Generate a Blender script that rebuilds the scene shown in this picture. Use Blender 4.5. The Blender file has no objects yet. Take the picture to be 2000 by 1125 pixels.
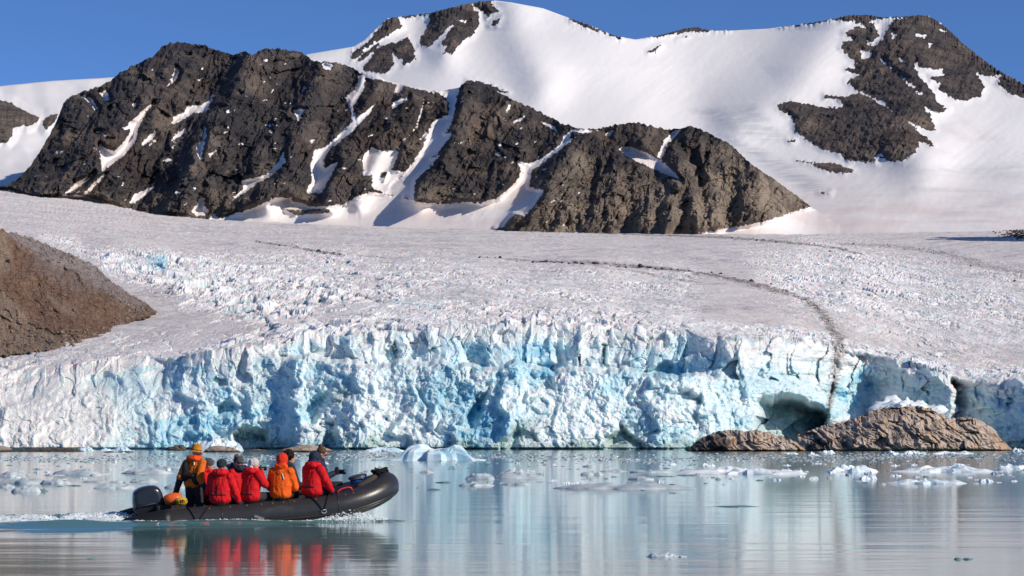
import bpy, bmesh, math, random
import numpy as np
from mathutils import Vector, Matrix

# ------------------------------------------------------------------ camera, sky, sun, exposure
R = math.radians
rng = np.random.default_rng(11)
random.seed(11)
scene = bpy.context.scene
COL = scene.collection
F_PX, EYE, PITCH = 4000.0, 1.5, math.atan(305.5 / 4000.0)      # pixels are those of a 2000 px wide picture

cam_data = bpy.data.cameras.new('camera')
cam = bpy.data.objects.new('camera', cam_data)
COL.objects.link(cam)
cam.location = (0, 0, EYE)
cam.rotation_euler = (math.pi / 2 + PITCH, 0, 0)
cam_data.sensor_width = 36.0
cam_data.lens = 36.0 * F_PX / 2000.0
cam_data.clip_start = 0.5
cam_data.clip_end = 40000
scene.camera = cam

SUN_EL, SUN_AZ = R(31), R(27)          # azimuth: from +x (right) round towards the camera
sun_dir = Vector((math.cos(SUN_EL) * math.cos(SUN_AZ), -math.cos(SUN_EL) * math.sin(SUN_AZ), math.sin(SUN_EL)))
world = bpy.data.worlds.new('World')
scene.world = world
world.use_nodes = True
wn = world.node_tree
bg = wn.nodes['Background']
sky = wn.nodes.new('ShaderNodeTexSky')
sky.sky_type = 'NISHITA'
sky.sun_disc = False
sky.sun_elevation = SUN_EL
sky.sun_rotation = math.atan2(sun_dir.x, sun_dir.y)
sky.altitude = 6000
sky.air_density = 1.0
sky.dust_density = 0.0
sky.ozone_density = 8.0
wn.links.new(sky.outputs[0], bg.inputs[0])
bg.inputs[1].default_value = 0.127
sun_data = bpy.data.lights.new('sun', 'SUN')
sun_data.energy = 4.0
sun_data.angle = R(0.53)
sun_data.color = (1.0, 0.90, 0.77)
sun = bpy.data.objects.new('sun', sun_data)
COL.objects.link(sun)
sun.rotation_euler = (-sun_dir).to_track_quat('-Z', 'Y').to_euler()
scene.view_settings.view_transform = 'Standard'
scene.view_settings.look = 'None'
scene.view_settings.exposure = 0.1
scene.view_settings.gamma = 1.0
scene.view_settings.use_curve_mapping = False

# ------------------------------------------------------------------ helpers
SA, CA = math.sin(PITCH), math.cos(PITCH)
def at(px, py, Y):
    """world point that lies at distance Y on the line of sight through (px, py)"""
    px, py, Y = np.broadcast_arrays(np.asarray(px, float), np.asarray(py, float), np.asarray(Y, float))
    k = (562.5 - py) / F_PX
    dy = CA - SA * k
    t = Y / dy
    return np.stack([t * (px - 1000.0) / F_PX, Y, EYE + t * (SA + CA * k)], -1)
def water_Y(py):
    k = (562.5 - py) / F_PX
    return -EYE * (CA - SA * k) / (SA + CA * k)
def on_water(px, py):
    p = at(px, py, water_Y(py))
    return float(p[0]), float(p[1])

_perm = np.random.default_rng(5).permutation(4096)
def _h(ix, iy, seed):
    return _perm[(_perm[(ix + seed * 131) & 4095] + iy + seed * 17) & 4095]
def perlin(x, y, seed=0):
    x, y = np.broadcast_arrays(np.asarray(x, float), np.asarray(y, float))
    ix = np.floor(x).astype(np.int64); iy = np.floor(y).astype(np.int64)
    fx = x - ix; fy = y - iy
    u = fx * fx * fx * (fx * (fx * 6 - 15) + 10); v = fy * fy * fy * (fy * (fy * 6 - 15) + 10)
    def g(a, b):
        ang = _h(ix + a, iy + b, seed) * (2 * math.pi / 4096)
        return np.cos(ang) * (fx - a) + np.sin(ang) * (fy - b)
    n0 = g(0, 0) * (1 - u) + g(1, 0) * u
    n1 = g(0, 1) * (1 - u) + g(1, 1) * u
    return (n0 * (1 - v) + n1 * v) * 1.5
def fbm(x, y, o=5, seed=0, gain=0.5, lac=2.03):
    s = 0; a = 1; t = 0
    for i in range(o):
        s = s + a * perlin(x, y, seed + i); t += a * 0.6
        a *= gain; x = x * lac + 3.1; y = y * lac + 1.7
    return s / t
def ridged(x, y, o=5, seed=0, gain=0.5, lac=2.03):
    s = 0; a = 1; t = 0
    for i in range(o):
        s = s + a * (1 - 2 * np.abs(perlin(x, y, seed + i))); t += a
        a *= gain; x = x * lac + 3.1; y = y * lac + 1.7
    return s / t
def rmf(x, y, o=6, seed=0, lac=2.07, gain=2.0):
    """sharp crests that break up, smooth hollows"""
    out = 0; w = 1.0; f = 1.0; tot = 0
    for i in range(o):
        n = (1 - np.abs(perlin(x, y, seed + i)) * 1.25) ** 2 * w
        w = np.clip(n * gain, 0, 1)
        out = out + n * f; tot += f; f *= 0.42
        x = x * lac + 5.3; y = y * lac + 2.9
    return out / tot
def worley(x, y, seed=0):
    x, y = np.broadcast_arrays(np.asarray(x, float), np.asarray(y, float))
    ix = np.floor(x).astype(np.int64); iy = np.floor(y).astype(np.int64)
    f1 = np.full(x.shape, 9.0); f2 = np.full(x.shape, 9.0); cid = np.zeros(x.shape); tx = np.zeros(x.shape); ty = np.zeros(x.shape)
    for a in (-1, 0, 1):
        for b in (-1, 0, 1):
            h = _h(ix + a, iy + b, seed)
            px_ = ix + a + _perm[h] / 4096.0; py_ = iy + b + _perm[(h + 777) & 4095] / 4096.0
            d = np.hypot(x - px_, y - py_)
            m = d < f1
            f2 = np.where(m, f1, np.minimum(f2, d))
            tx = np.where(m, x - px_, tx); ty = np.where(m, y - py_, ty)
            cid = np.where(m, _perm[(h + 1999) & 4095] / 4096.0, cid)
            f1 = np.where(m, d, f1)
    return f1, f2, cid, tx, ty
def facets(x, y, seed=0):
    """broken blocky relief: every cell a tilted plane at its own height"""
    f1, f2, c, tx, ty = worley(x, y, seed)
    a = c * 6.283 * 7
    return (c - 0.5) * 1.2 + 0.9 * (np.cos(a) * tx + np.sin(a) * ty), f2 - f1
def sstep(a, b, x):
    t = np.clip((x - a) / (b - a), 0, 1)
    return t * t * (3 - 2 * t)
def curve(pts):
    p = np.array(pts, float)
    return lambda x: np.interp(x, p[:, 0], p[:, 1])
def poly_sd(PX, PY, poly, margin=20):
    """signed distance in px, positive inside; -margin far away"""
    P = np.array(poly, float)
    out = np.full(PX.shape, -float(margin))
    sel = (PX > P[:, 0].min() - margin) & (PX < P[:, 0].max() + margin) & (PY > P[:, 1].min() - margin) & (PY < P[:, 1].max() + margin)
    if not sel.any(): return out
    x = PX[sel]; y = PY[sel]
    d = np.full(x.shape, 1e9); ins = np.zeros(x.shape, bool)
    for i in range(len(P)):
        ax, ay = P[i - 1]; bx, by = P[i]
        ex, ey = bx - ax, by - ay
        t = np.clip(((x - ax) * ex + (y - ay) * ey) / (ex * ex + ey * ey + 1e-9), 0, 1)
        d = np.minimum(d, np.hypot(x - ax - t * ex, y - ay - t * ey))
        if ay != by:
            c = ((ay > y) != (by > y)) & (x < (bx - ax) * (y - ay) / (by - ay) + ax)
            ins ^= c
    out[sel] = np.maximum(np.where(ins, d, -d), -margin)
    return out
def line_d(PX, PY, pts):
    P = np.array(pts, float); d = np.full(PX.shape, 1e9); w = np.zeros(PX.shape)
    for i in range(1, len(P)):
        ax, ay, aw = P[i - 1]; bx, by, bw = P[i]
        ex, ey = bx - ax, by - ay
        t = np.clip(((PX - ax) * ex + (PY - ay) * ey) / (ex * ex + ey * ey + 1e-9), 0, 1)
        dd = np.hypot(PX - ax - t * ex, PY - ay - t * ey)
        m = dd < d
        w = np.where(m, aw + t * (bw - aw), w); d = np.minimum(d, dd)
    return d, w
def zc(pts, ox, oy, s):
    return [(ox + x / s, oy + y / s) for x, y in pts]

def tag(o, label=None, cat=None, group=None, kind=None):
    if label: o['label'] = label
    if cat: o['category'] = cat
    if group: o['group'] = group
    if kind: o['kind'] = kind
    return o
def link(name, me, mat=None, parent=None):
    o = bpy.data.objects.new(name, me)
    COL.objects.link(o)
    if mat is not None and len(me.materials) == 0: me.materials.append(mat)
    if parent is not None: o.parent = parent
    return o
def empty(name, loc=(0, 0, 0), rot=(0, 0, 0), parent=None):
    o = bpy.data.objects.new(name, None)
    COL.objects.link(o)
    o.location = loc; o.rotation_euler = rot
    o.empty_display_size = 0.2
    if parent is not None: o.parent = parent
    return o
def np_mesh(name, V, Q, smooth=True, attrs=None):
    V = np.ascontiguousarray(V, dtype=np.float32).reshape(-1, 3)
    Q = np.ascontiguousarray(Q, dtype=np.int32)
    n = Q.shape[1]
    me = bpy.data.meshes.new(name)
    me.vertices.add(len(V)); me.vertices.foreach_set('co', V.ravel())
    me.loops.add(Q.size); me.loops.foreach_set('vertex_index', Q.ravel())
    me.polygons.add(len(Q))
    me.polygons.foreach_set('loop_start', np.arange(0, Q.size, n, dtype=np.int32))
    sm = np.full(len(Q), True) if smooth is True else (np.full(len(Q), False) if smooth is False else np.asarray(smooth, bool))
    me.polygons.foreach_set('use_smooth', sm)
    for k, a in (attrs or {}).items():
        at_ = me.attributes.new(k, 'FLOAT', 'POINT')
        at_.data.foreach_set('value', np.ascontiguousarray(a, dtype=np.float32).ravel())
    me.update(calc_edges=True)
    return me
def grid_quads(nr, nc):
    i = np.arange(nr * nc).reshape(nr, nc)
    return np.stack([i[:-1, :-1], i[:-1, 1:], i[1:, 1:], i[1:, :-1]], -1).reshape(-1, 4)
def face_mean(a):
    return ((a[:-1, :-1] + a[:-1, 1:] + a[1:, 1:] + a[1:, :-1]) / 4).ravel()
def columns(lo, hi, step, ext):
    mid = np.arange(lo, hi + 0.1, step)
    g = np.cumsum(np.geomspace(step * 2, ext / 6, 14)); g = g / g[-1] * ext
    return np.concatenate([(lo - g)[::-1], mid, hi + g])

# ------------------------------------------------------------------ material helpers
class NT:
    def __init__(self, name):
        self.m = bpy.data.materials.new(name); self.m.use_nodes = True
        self.t = self.m.node_tree; self.b = self.t.nodes['Principled BSDF']
        self.co = None
    def n(self, typ, **kw):
        x = self.t.nodes.new('ShaderNode' + typ)
        for k, v in kw.items(): setattr(x, k, v)
        return x
    def put(self, sock, v):
        if hasattr(v, 'is_output') or isinstance(v, bpy.types.NodeSocket): self.t.links.new(v, sock)
        elif isinstance(v, (tuple, list)) and sock.type == 'RGBA' and len(v) == 3: sock.default_value = (*v, 1)
        else: sock.default_value = v
    def coord(self):
        if self.co is None: self.co = self.n('TexCoord').outputs['Object']
        return self.co
    def map(self, scale=(1, 1, 1), rot=(0, 0, 0)):
        m = self.n('Mapping'); self.put(m.inputs['Vector'], self.coord())
        m.inputs['Scale'].default_value = scale; m.inputs['Rotation'].default_value = rot
        return m.outputs[0]
    def noise(self, scale, detail=5, rough=0.55, vec=None, dist=0.0):
        x = self.n('TexNoise'); self.put(x.inputs['Vector'], vec if vec is not None else self.coord())
        x.inputs['Scale'].default_value = scale; x.inputs['Detail'].default_value = detail
        x.inputs['Roughness'].default_value = rough; x.inputs['Distortion'].default_value = dist
        return x.outputs['Fac']
    def voro(self, scale, feature='F1', vec=None, out='Distance'):
        x = self.n('TexVoronoi', feature=feature); self.put(x.inputs['Vector'], vec if vec is not None else self.coord())
        x.inputs['Scale'].default_value = scale
        return x.outputs[out]
    def attr(self, name):
        return self.n('Attribute', attribute_name=name).outputs['Fac']
    def math(self, op, a, b=0.0, c=None, clamp=False):
        x = self.n('Math', operation=op, use_clamp=clamp)
        self.put(x.inputs[0], a); self.put(x.inputs[1], b)
        if c is not None: self.put(x.inputs[2], c)
        return x.outputs[0]
    def step(self, v, a, b, lo=0.0, hi=1.0):
        x = self.n('MapRange', interpolation_type='SMOOTHSTEP')
        self.put(x.inputs['Value'], v)
        for k, q in (('From Min', a), ('From Max', b), ('To Min', lo), ('To Max', hi)): x.inputs[k].default_value = q
        return x.outputs['Result']
    def mix(self, f, a, b):
        x = self.n('Mix', data_type='RGBA')
        self.put(x.inputs[0], f); self.put(x.inputs[6], a); self.put(x.inputs[7], b)
        return x.outputs[2]
    def fmix(self, f, a, b):
        x = self.n('Mix', data_type='FLOAT')
        self.put(x.inputs[0], f); self.put(x.inputs[2], a); self.put(x.inputs[3], b)
        return x.outputs[0]
    def ramp(self, f, stops):
        x = self.n('ValToRGB'); self.put(x.inputs[0], f)
        e = x.color_ramp.elements
        while len(e) < len(stops): e.new(0.5)
        for el, (p, c) in zip(e, stops): el.position = p; el.color = (*c, 1)
        return x.outputs[0]
    def bump(self, h, strength, dist, normal=None):
        x = self.n('Bump'); x.inputs['Strength'].default_value = 1.0; x.inputs['Distance'].default_value = dist
        self.put(x.inputs['Strength'], strength); self.put(x.inputs['Height'], h)
        if normal is not None: self.put(x.inputs['Normal'], normal)
        return x.outputs[0]
    def out(self, color=None, rough=None, normal=None, spec=None, metal=None):
        if color is not None: self.put(self.b.inputs['Base Color'], color)
        if rough is not None: self.put(self.b.inputs['Roughness'], rough)
        if normal is not None: self.put(self.b.inputs['Normal'], normal)
        if spec is not None: self.put(self.b.inputs['Specular IOR Level'], spec)
        if metal is not None: self.put(self.b.inputs['Metallic'], metal)
        return self.m
# ================================================================== MOUNTAINS
def mat_mountain(name, snow_tint=(0.86, 0.845, 0.84)):
    t = NT(name)
    fine = t.noise(0.03, 6, 0.65)
    s = t.math('ADD', t.attr('snow'), t.math('MULTIPLY', t.math('SUBTRACT', fine, 0.5), 0.9))
    s = t.step(s, 0.47, 0.53)
    big = t.noise(0.010, 8, 0.66, dist=0.5)
    rock = t.ramp(big, [(0.34, (0.020, 0.022, 0.034)), (0.45, (0.036, 0.035, 0.043)), (0.54, (0.085, 0.066, 0.060)), (0.66, (0.19, 0.135, 0.105))])  # bluish dark stops stand in for haze and blue shadow on the rock
    rock = t.mix(t.math('MULTIPLY', t.attr('cool'), 0.8), rock, t.ramp(big, [(0.34, (0.017, 0.020, 0.034)), (0.45, (0.030, 0.033, 0.048)), (0.54, (0.056, 0.055, 0.066)), (0.68, (0.14, 0.115, 0.105))]))
    rock = t.mix(t.math('MULTIPLY', t.attr('tan'), t.step(t.noise(0.012, 7, 0.68), 0.2, 0.62)), rock, (0.36, 0.29, 0.225))
    rust = t.math('MULTIPLY', t.step(t.noise(0.004, 5), 0.55, 0.7), 0.35)
    rock = t.mix(rust, rock, (0.125, 0.07, 0.045))
    rock = t.mix(t.math('MULTIPLY', t.step(t.noise(0.09, 6, 0.7), 0.5, 0.75), 0.55), rock, (0.19, 0.165, 0.15))
    rock = t.mix(t.math('MULTIPLY', t.step(t.noise(0.05, 6, 0.7), 0.52, 0.36), 0.6), rock, (0.018, 0.017, 0.02))
    pk = t.math('MULTIPLY', t.attr('dirt'), t.step(t.noise(0.01, 6, 0.6, vec=t.map((1, 1, 3))), 0.25, 0.7))
    snow = t.mix(t.step(t.noise(0.002, 4), 0.3, 0.7), snow_tint, tuple(c * 0.95 for c in snow_tint))
    snow = t.mix(pk, snow, (0.66, 0.53, 0.49))
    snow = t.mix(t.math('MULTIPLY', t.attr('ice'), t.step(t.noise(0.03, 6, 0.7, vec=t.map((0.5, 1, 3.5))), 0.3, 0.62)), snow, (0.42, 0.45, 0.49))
    col = t.mix(s, rock, snow)
    inv = t.math('SUBTRACT', 1.0, s)
    cragn = t.noise(0.05, 8, 0.74, vec=t.map((1.5, 1.0, 0.6), (0, R(28), 0)))
    nrm = t.bump(t.math('ADD', cragn, t.math('MULTIPLY', t.noise(0.16, 6, 0.7), 0.4)), t.math('ADD', t.math('MULTIPLY', inv, 0.95), 0.02), 9.0)
    return t.out(col, t.fmix(s, 0.92, 0.65), nrm, 0.15)

def back_rows(P, n=7, dy=90.0, slope=0.9):
    """carry the sheet over its ridge and down the far side"""
    top = P[-1]; rows = []
    for i in range(1, n + 1):
        q = top.copy(); q[:, 1] += dy * i; q[:, 0] *= (q[:, 1] / top[:, 1]); q[:, 2] -= slope * dy * i * (0.15 + 0.85 * i / n)
        rows.append(q[None])
    return np.concatenate([P] + rows, 0)
def ext(a, n=7):
    return np.concatenate([a, np.repeat(a[-1:], n, 0)], 0)

# ---- the snow mountain behind
S_TOP = curve([(-700, 440), (-100, 410), (200, 330), (420, 230), (480, 178), (560, 125), (600, 106), (690, 91), (712, 78), (735, 55), (757, 36), (800, 30), (840, 26), (880, 15), (905, 9), (935, 3), (968, 1), (1000, 5), (1060, 16), (1100, 31), (1150, 49),
               (1200, 70), (1240, 77), (1262, 74), (1300, 66), (1335, 56), (1361, 53), (1385, 59), (1420, 60), (1500, 56), (1560, 48), (1634, 36), (1655, 30), (1690, 29), (1725, 34), (1770, 32), (1795, 29), (1815, 32), (1838, 46), (1858, 63), (1880, 84),
               (1910, 108), (1950, 138), (2000, 164), (2100, 215), (2300, 300), (2800, 420)])
px = columns(-40, 2060, 2.0, 620)
vt = np.linspace(0, 1, 205) ** 0.95
ST = S_TOP(px)[None, :]
SB = 470.0
PX = np.repeat(px[None, :], len(vt), 0)
PY = SB + (ST - SB) * vt[:, None]
im5 = lambda p: zc(p, 1250, 0, 2.344)
im4 = lambda p: zc(p, 550, 0, 2.5)
im3 = lambda p: zc(p, 0, 0, 2.5)
rock_polys = [im4(p) for p in [
    [(338, 300), (345, 255), (420, 205), (460, 155), (510, 95), (560, 70), (585, 130), (540, 160), (480, 190), (420, 230), (380, 270)],
    [(375, 300), (400, 262), (470, 215), (450, 250), (400, 292)],
    [(390, 340), (420, 300), (460, 240), (530, 207), (560, 212), (618, 180), (650, 240), (655, 290), (600, 320), (590, 290), (570, 290), (545, 260), (550, 310), (510, 355), (480, 362)],
    [(715, 60), (760, 45), (850, 25), (925, 5), (940, 50), (962, 60), (960, 130), (930, 180), (880, 200), (830, 262), (790, 262), (802, 230), (778, 215), (835, 125), (790, 160), (740, 210), (720, 235), (672, 222), (680, 180), (710, 140), (722, 100)],
    [(930, 10), (1000, -20), (1025, 5), (1030, 30), (1057, 55), (1020, 70), (1000, 85), (990, 50), (960, 40)],
    [(1072, 88), (1050, 126), (1018, 126), (1040, 100)],
    [(560, 70), (720, 55), (720, 74), (600, 86)],
    [(1405, 85), (1500, 118), (1655, 180), (1655, 190), (1500, 142), (1420, 105)],
    [(905, 390), (960, 398), (1040, 420), (1112, 455), (1040, 448), (950, 420), (900, 410)]]]
rock_polys += [im5(p) for p in [
    [(20, 170), (210, 118), (260, 112), (330, 130), (310, 142), (200, 150), (90, 172)], [(40, 238), (95, 208), (70, 236)], [(170, 178), (218, 165), (190, 178)], [(330, 132), (410, 128), (400, 142), (345, 140)],
    [(640, 118), (900, 75), (905, 92), (650, 124)],
    [(900, 92), (905, 60), (1110, 60), (1290, 50), (1340, 80), (1420, 130), (1500, 200), (1620, 290), (1790, 395), (1790, 450), (1700, 432), (1640, 385), (1650, 350), (1600, 355), (1535, 328), (1580, 400), (1560, 442), (1480, 462), (1430, 452), (1390, 420),
     (1360, 410), (1382, 380), (1332, 372), (1330, 345), (1392, 345), (1380, 322), (1280, 312), (1255, 278), (1260, 312), (1300, 370), (1350, 440), (1360, 470), (1412, 500), (1370, 520), (1325, 500), (1340, 570), (1350, 592), (1300, 592), (1232, 558), (1290, 612), (1345, 664),
     (1280, 650), (1270, 690), (1200, 742), (1080, 720), (1080, 748), (950, 738), (900, 702), (830, 682), (760, 642), (710, 602), (700, 540), (640, 505), (630, 480), (690, 460), (770, 480), (870, 492), (950, 490), (900, 455), (845, 452), (845, 435), (940, 440), (1000, 425), (1060, 452),
     (1160, 515), (1110, 462), (990, 412), (945, 372), (1000, 342), (945, 320), (992, 290), (948, 250), (920, 220), (935, 190), (975, 180), (935, 150), (1000, 122), (1050, 142), (1015, 108), (980, 98)],
    [(718, 735), (800, 745), (900, 750), (984, 780), (940, 792), (860, 782), (790, 757)], [(680, 646), (712, 642), (700, 655)], [(820, 883), (875, 878), (870, 890), (830, 890)]]]
snow_holes = [im5(p) for p in [
    [(1235, 84), (1160, 84), (1130, 130), (1110, 180), (1070, 212), (1055, 195), (1090, 165), (1080, 120), (1050, 95), (1118, 84)], [(1030, 180), (1062, 195), (1045, 205)], [(1010, 230), (1060, 240), (1055, 262), (1020, 268)], [(1258, 150), (1315, 158), (1305, 175), (1265, 168)],
    [(1175, 255), (1215, 285), (1195, 282)], [(1180, 342), (1272, 402), (1245, 400)], [(1105, 270), (1150, 312), (1120, 305)], [(1150, 150), (1172, 160), (1160, 175)], [(1320, 190), (1345, 200), (1322, 222)], [(945, 280), (985, 285), (985, 320), (950, 310)], [(1375, 135), (1400, 140), (1392, 152)],
    [(1260, 415), (1300, 425), (1280, 438)], [(1300, 490), (1335, 500), (1320, 520)], [(1090, 700), (1110, 715), (1095, 720)]]] + [im4(p) for p in [[(905, 402), (950, 415), (940, 408)], [(860, 100), (905, 105), (900, 112)]]]
wob = fbm(PX / 7, PY / 6, 5, 3, 0.65) * 5.0 + fbm(PX / 40, PY / 40, 3, 9) * 2.0
sd = np.full(PX.shape, -20.0)
for p in rock_polys: sd = np.maximum(sd, poly_sd(PX, PY, p))
for p in snow_holes: sd = np.minimum(sd, -poly_sd(PX, PY, p))
rock = np.clip(0.5 + (sd + wob) / 7.0, 0, 1)
rock_soft = np.clip(0.5 + sd / 24.0, 0, 1)
# distance: gentle snow field below, steeper up to the summit ridge
Yb = np.interp(PY, [0, 60, 130, 220, 330, 400, 470], [4350, 4150, 3850, 3500, 3080, 2760, 2480])
Yb = Yb + np.interp(PX, [-600, 600, 1000, 1400, 1750, 2000, 2600], [500, 300, 0, 150, -50, -150, -600]) * np.interp(PY, [0, 330, 470], [1, 0.7, 0.2])
Yb = Yb * 0 + np.interp(PY, [0, 60, 130, 220, 330, 400, 470], [4350, 4150, 3850, 3500, 3080, 2760, 2480]) + (420 * sstep(1100, 300, PX) - 60 * sstep(1500, 2000, PX) - 500 * sstep(2000, 2700, PX) + 110 * np.exp(-((PX - 1400) / 160) ** 2)) * np.interp(PY, [0, 330, 470], [1, 0.7, 0.2])
def ridge(pts, w, amp):
    d, ww = line_d(PX, PY, [(a, b, 1) for a, b in pts])
    return -amp * np.exp(-(d / w) ** 2)
D = np.zeros(PX.shape)
D += ridge([(1000, 5), (1010, 60), (1040, 110), (1060, 160)], 48, 62)
D += ridge([(1640, 45), (1590, 110), (1530, 180), (1440, 240)], 60, 95)
D += ridge([(1760, 40), (1800, 150), (1760, 260), (1800, 300)], 70, 120)
D += ridge([(600, 115), (760, 45)], 30, 60)
D += ridge([(880, 30), (870, 100)], 34, 70)
D += ridge([(1150, 230), (1350, 200), (1500, 280), (1600, 360)], 130, -50)
D += fbm(PX / 300, PY / 200, 2, 21) * 30
D += fbm((PX + PY) / 80, (PY - PX * 0.3) / 160, 3, 24) * 2.5
q = PX + 0.55 * PY
rr = ridged(q / 60, PY / 120 + PX / 300, 5, 31, 0.55) * 26 + fbm(PX / 14, PY / 10, 5, 35, 0.6) * 7 + facets(PX / 11, PY / 9, 37)[0] * 4
D += ridged((PX + 1.4 * PY) / 26, (PY - PX) / 300, 3, 27) * 1.3 * sstep(0, 0.5, fbm(PX / 160, PY / 120, 2, 28) + 0.2) + fbm(PX / 12, PY / 7, 4, 29) * 0.7
D += rock_soft ** 1.5 * (-14 - rr)
ice = np.zeros(PX.shape); dirt = np.zeros(PX.shape)
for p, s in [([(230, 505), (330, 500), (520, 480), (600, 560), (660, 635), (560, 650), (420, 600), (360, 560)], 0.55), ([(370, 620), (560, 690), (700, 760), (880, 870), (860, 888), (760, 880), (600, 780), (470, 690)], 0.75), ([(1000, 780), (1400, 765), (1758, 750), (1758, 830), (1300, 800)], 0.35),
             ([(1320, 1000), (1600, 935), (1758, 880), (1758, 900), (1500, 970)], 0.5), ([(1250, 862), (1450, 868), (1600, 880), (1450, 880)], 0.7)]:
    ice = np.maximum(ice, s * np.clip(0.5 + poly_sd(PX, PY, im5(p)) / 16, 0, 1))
for p, s in [([(1360, 560), (1400, 570), (1540, 660), (1500, 665)], 0.6), ([(1450, 530), (1680, 660), (1560, 640)], 0.5), ([(1290, 640), (1440, 718), (1340, 690)], 0.5), ([(400, 1050), (640, 960), (860, 910), (1100, 930), (1000, 1000), (700, 1060)], 0.6), ([(600, 900), (1758, 830), (1758, 1080), (500, 1080)], 0.3)]:
    dirt = np.maximum(dirt, s * np.clip(0.5 + poly_sd(PX, PY, im5(p)) / 20, 0, 1))
dirt = np.maximum(dirt, 0.6 * sstep(300, 440, PY))
P = at(PX, PY + rock_soft * wob * 0.25, Yb + D)
jag = sstep(0.94, 1, np.repeat(vt[:, None], len(px), 1)) * rock_soft
P[..., 2] += jag * fbm(PX / 5, PY * 0, 3, 77) * 4.0
sm = face_mean(ext(rock)) < 0.5
P = back_rows(P)
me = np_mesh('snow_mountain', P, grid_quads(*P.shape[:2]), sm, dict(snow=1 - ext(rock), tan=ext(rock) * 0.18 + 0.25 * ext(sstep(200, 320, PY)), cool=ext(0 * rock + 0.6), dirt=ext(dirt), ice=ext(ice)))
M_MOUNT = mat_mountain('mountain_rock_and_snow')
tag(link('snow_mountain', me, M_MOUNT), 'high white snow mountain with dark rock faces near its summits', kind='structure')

# ---- the far snow dome at the left edge, with its rock shoulder
px = columns(-60, 330, 2.4, 620); px = px[px < 332]
vt = np.linspace(0, 1, 100)
ST = curve([(-700, 230), (-60, 175), (0, 168), (100, 158), (220, 151), (330, 146), (600, 150), (960, 260)])(px)[None, :]
PX = np.repeat(px[None, :], len(vt), 0); PY = 420 + (ST - 420) * vt[:, None]
sd = np.full(PX.shape, -20.0)
for p in [[(-600, 200), (-60, 440), (0, 485), (60, 505), (130, 545), (200, 575), (175, 600), (130, 620), (115, 610), (65, 625), (60, 665), (30, 700), (0, 700), (-300, 740), (-600, 600)], [(210, 590), (245, 560), (285, 555), (270, 590), (225, 635), (212, 620)]]:
    sd = np.maximum(sd, poly_sd(PX, PY, im3(p)))
wob = fbm(PX / 9, PY / 9, 4, 13) * 3
rock = np.clip(0.5 + (sd + wob) / 7.0, 0, 1); soft = np.clip(0.5 + sd / 30, 0, 1)
Yb = np.interp(PY, [150, 230, 300, 380, 420], [4900, 4100, 3550, 2950, 2700])
D = -soft * (80 + ridged(PX / 22, PY / 50, 5, 41) * 30 + fbm(PX / 10, PY / 10, 4, 44) * 12) + fbm(PX / 120, PY / 60, 3, 45) * 35
D += 60 * np.exp(-(line_d(PX, PY, [(0, 330, 1), (60, 310, 1), (100, 260, 1)])[0] / 25) ** 2)
P = back_rows(at(PX, PY, Yb + D))
me = np_mesh('snow_dome', P, grid_quads(*P.shape[:2]), face_mean(ext(rock)) < 0.5, dict(snow=1 - ext(rock), tan=ext(rock) * 0.5, dirt=ext(0.25 * sstep(330, 400, PY)), ice=ext(0 * PX)))
tag(link('snow_dome_mountain', me, M_MOUNT), 'low white snow dome with a brown rock shoulder at far left', kind='structure')

# ---- the dark rock ridge in front
R_TOP = curve([(-140, 398), (-30, 372), (15, 362), (40, 345), (60, 322), (80, 292), (98, 262), (112, 232), (125, 200), (140, 187), (165, 178), (190, 170), (218, 156), (232, 143), (255, 131), (275, 121), (292, 113), (305, 106), (314, 93), (330, 84), (345, 82),
               (372, 85), (400, 88), (415, 96), (440, 103), (458, 107), (470, 101), (482, 102), (492, 108), (503, 100), (520, 95), (548, 96), (560, 97), (578, 99), (600, 109), (612, 120), (628, 121), (650, 121), (672, 126), (690, 132), (702, 142), (718, 140), (736, 146), (752, 157),
               (780, 163), (800, 168), (820, 171), (845, 176), (856, 178), (898, 171), (907, 160), (915, 157), (935, 162), (955, 172), (980, 183), (1010, 198), (1045, 213), (1080, 232), (1105, 244), (1130, 251), (1160, 252), (1185, 247), (1210, 242), (1245, 239), (1275, 247), (1300, 252), (1325, 252), (1343, 248),
               (1352, 246), (1372, 254), (1400, 268), (1425, 281), (1446, 300), (1465, 318), (1490, 336), (1515, 352), (1540, 371), (1560, 385), (1580, 401), (1600, 416), (1640, 440), (1700, 452)])
R_BOT = curve([(-140, 405), (0, 396), (100, 410), (300, 432), (500, 440), (700, 447), (950, 450), (1100, 458), (1400, 462), (1700, 464)])
px = np.arange(-140, 1640.1, 2.0)
vt = np.linspace(0, 1, 235)
edge_n = fbm(px / 7, px * 0, 4, 51) * 3.2 + (np.floor(px / 9) * 0.618 % 1 - 0.5) * 1.5
smooth_edge = ((px > 845) & (px < 900)) | ((px > 735) & (px < 850))
ST = (R_TOP(px) + np.where(smooth_edge, 0.2, 1.0) * edge_n)[None, :]
SBt = R_BOT(px)[None, :]
PX = np.repeat(px[None, :], len(vt), 0); PY = SBt + (ST - SBt) * vt[:, None]
PY = np.minimum(PY, SBt)
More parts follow.
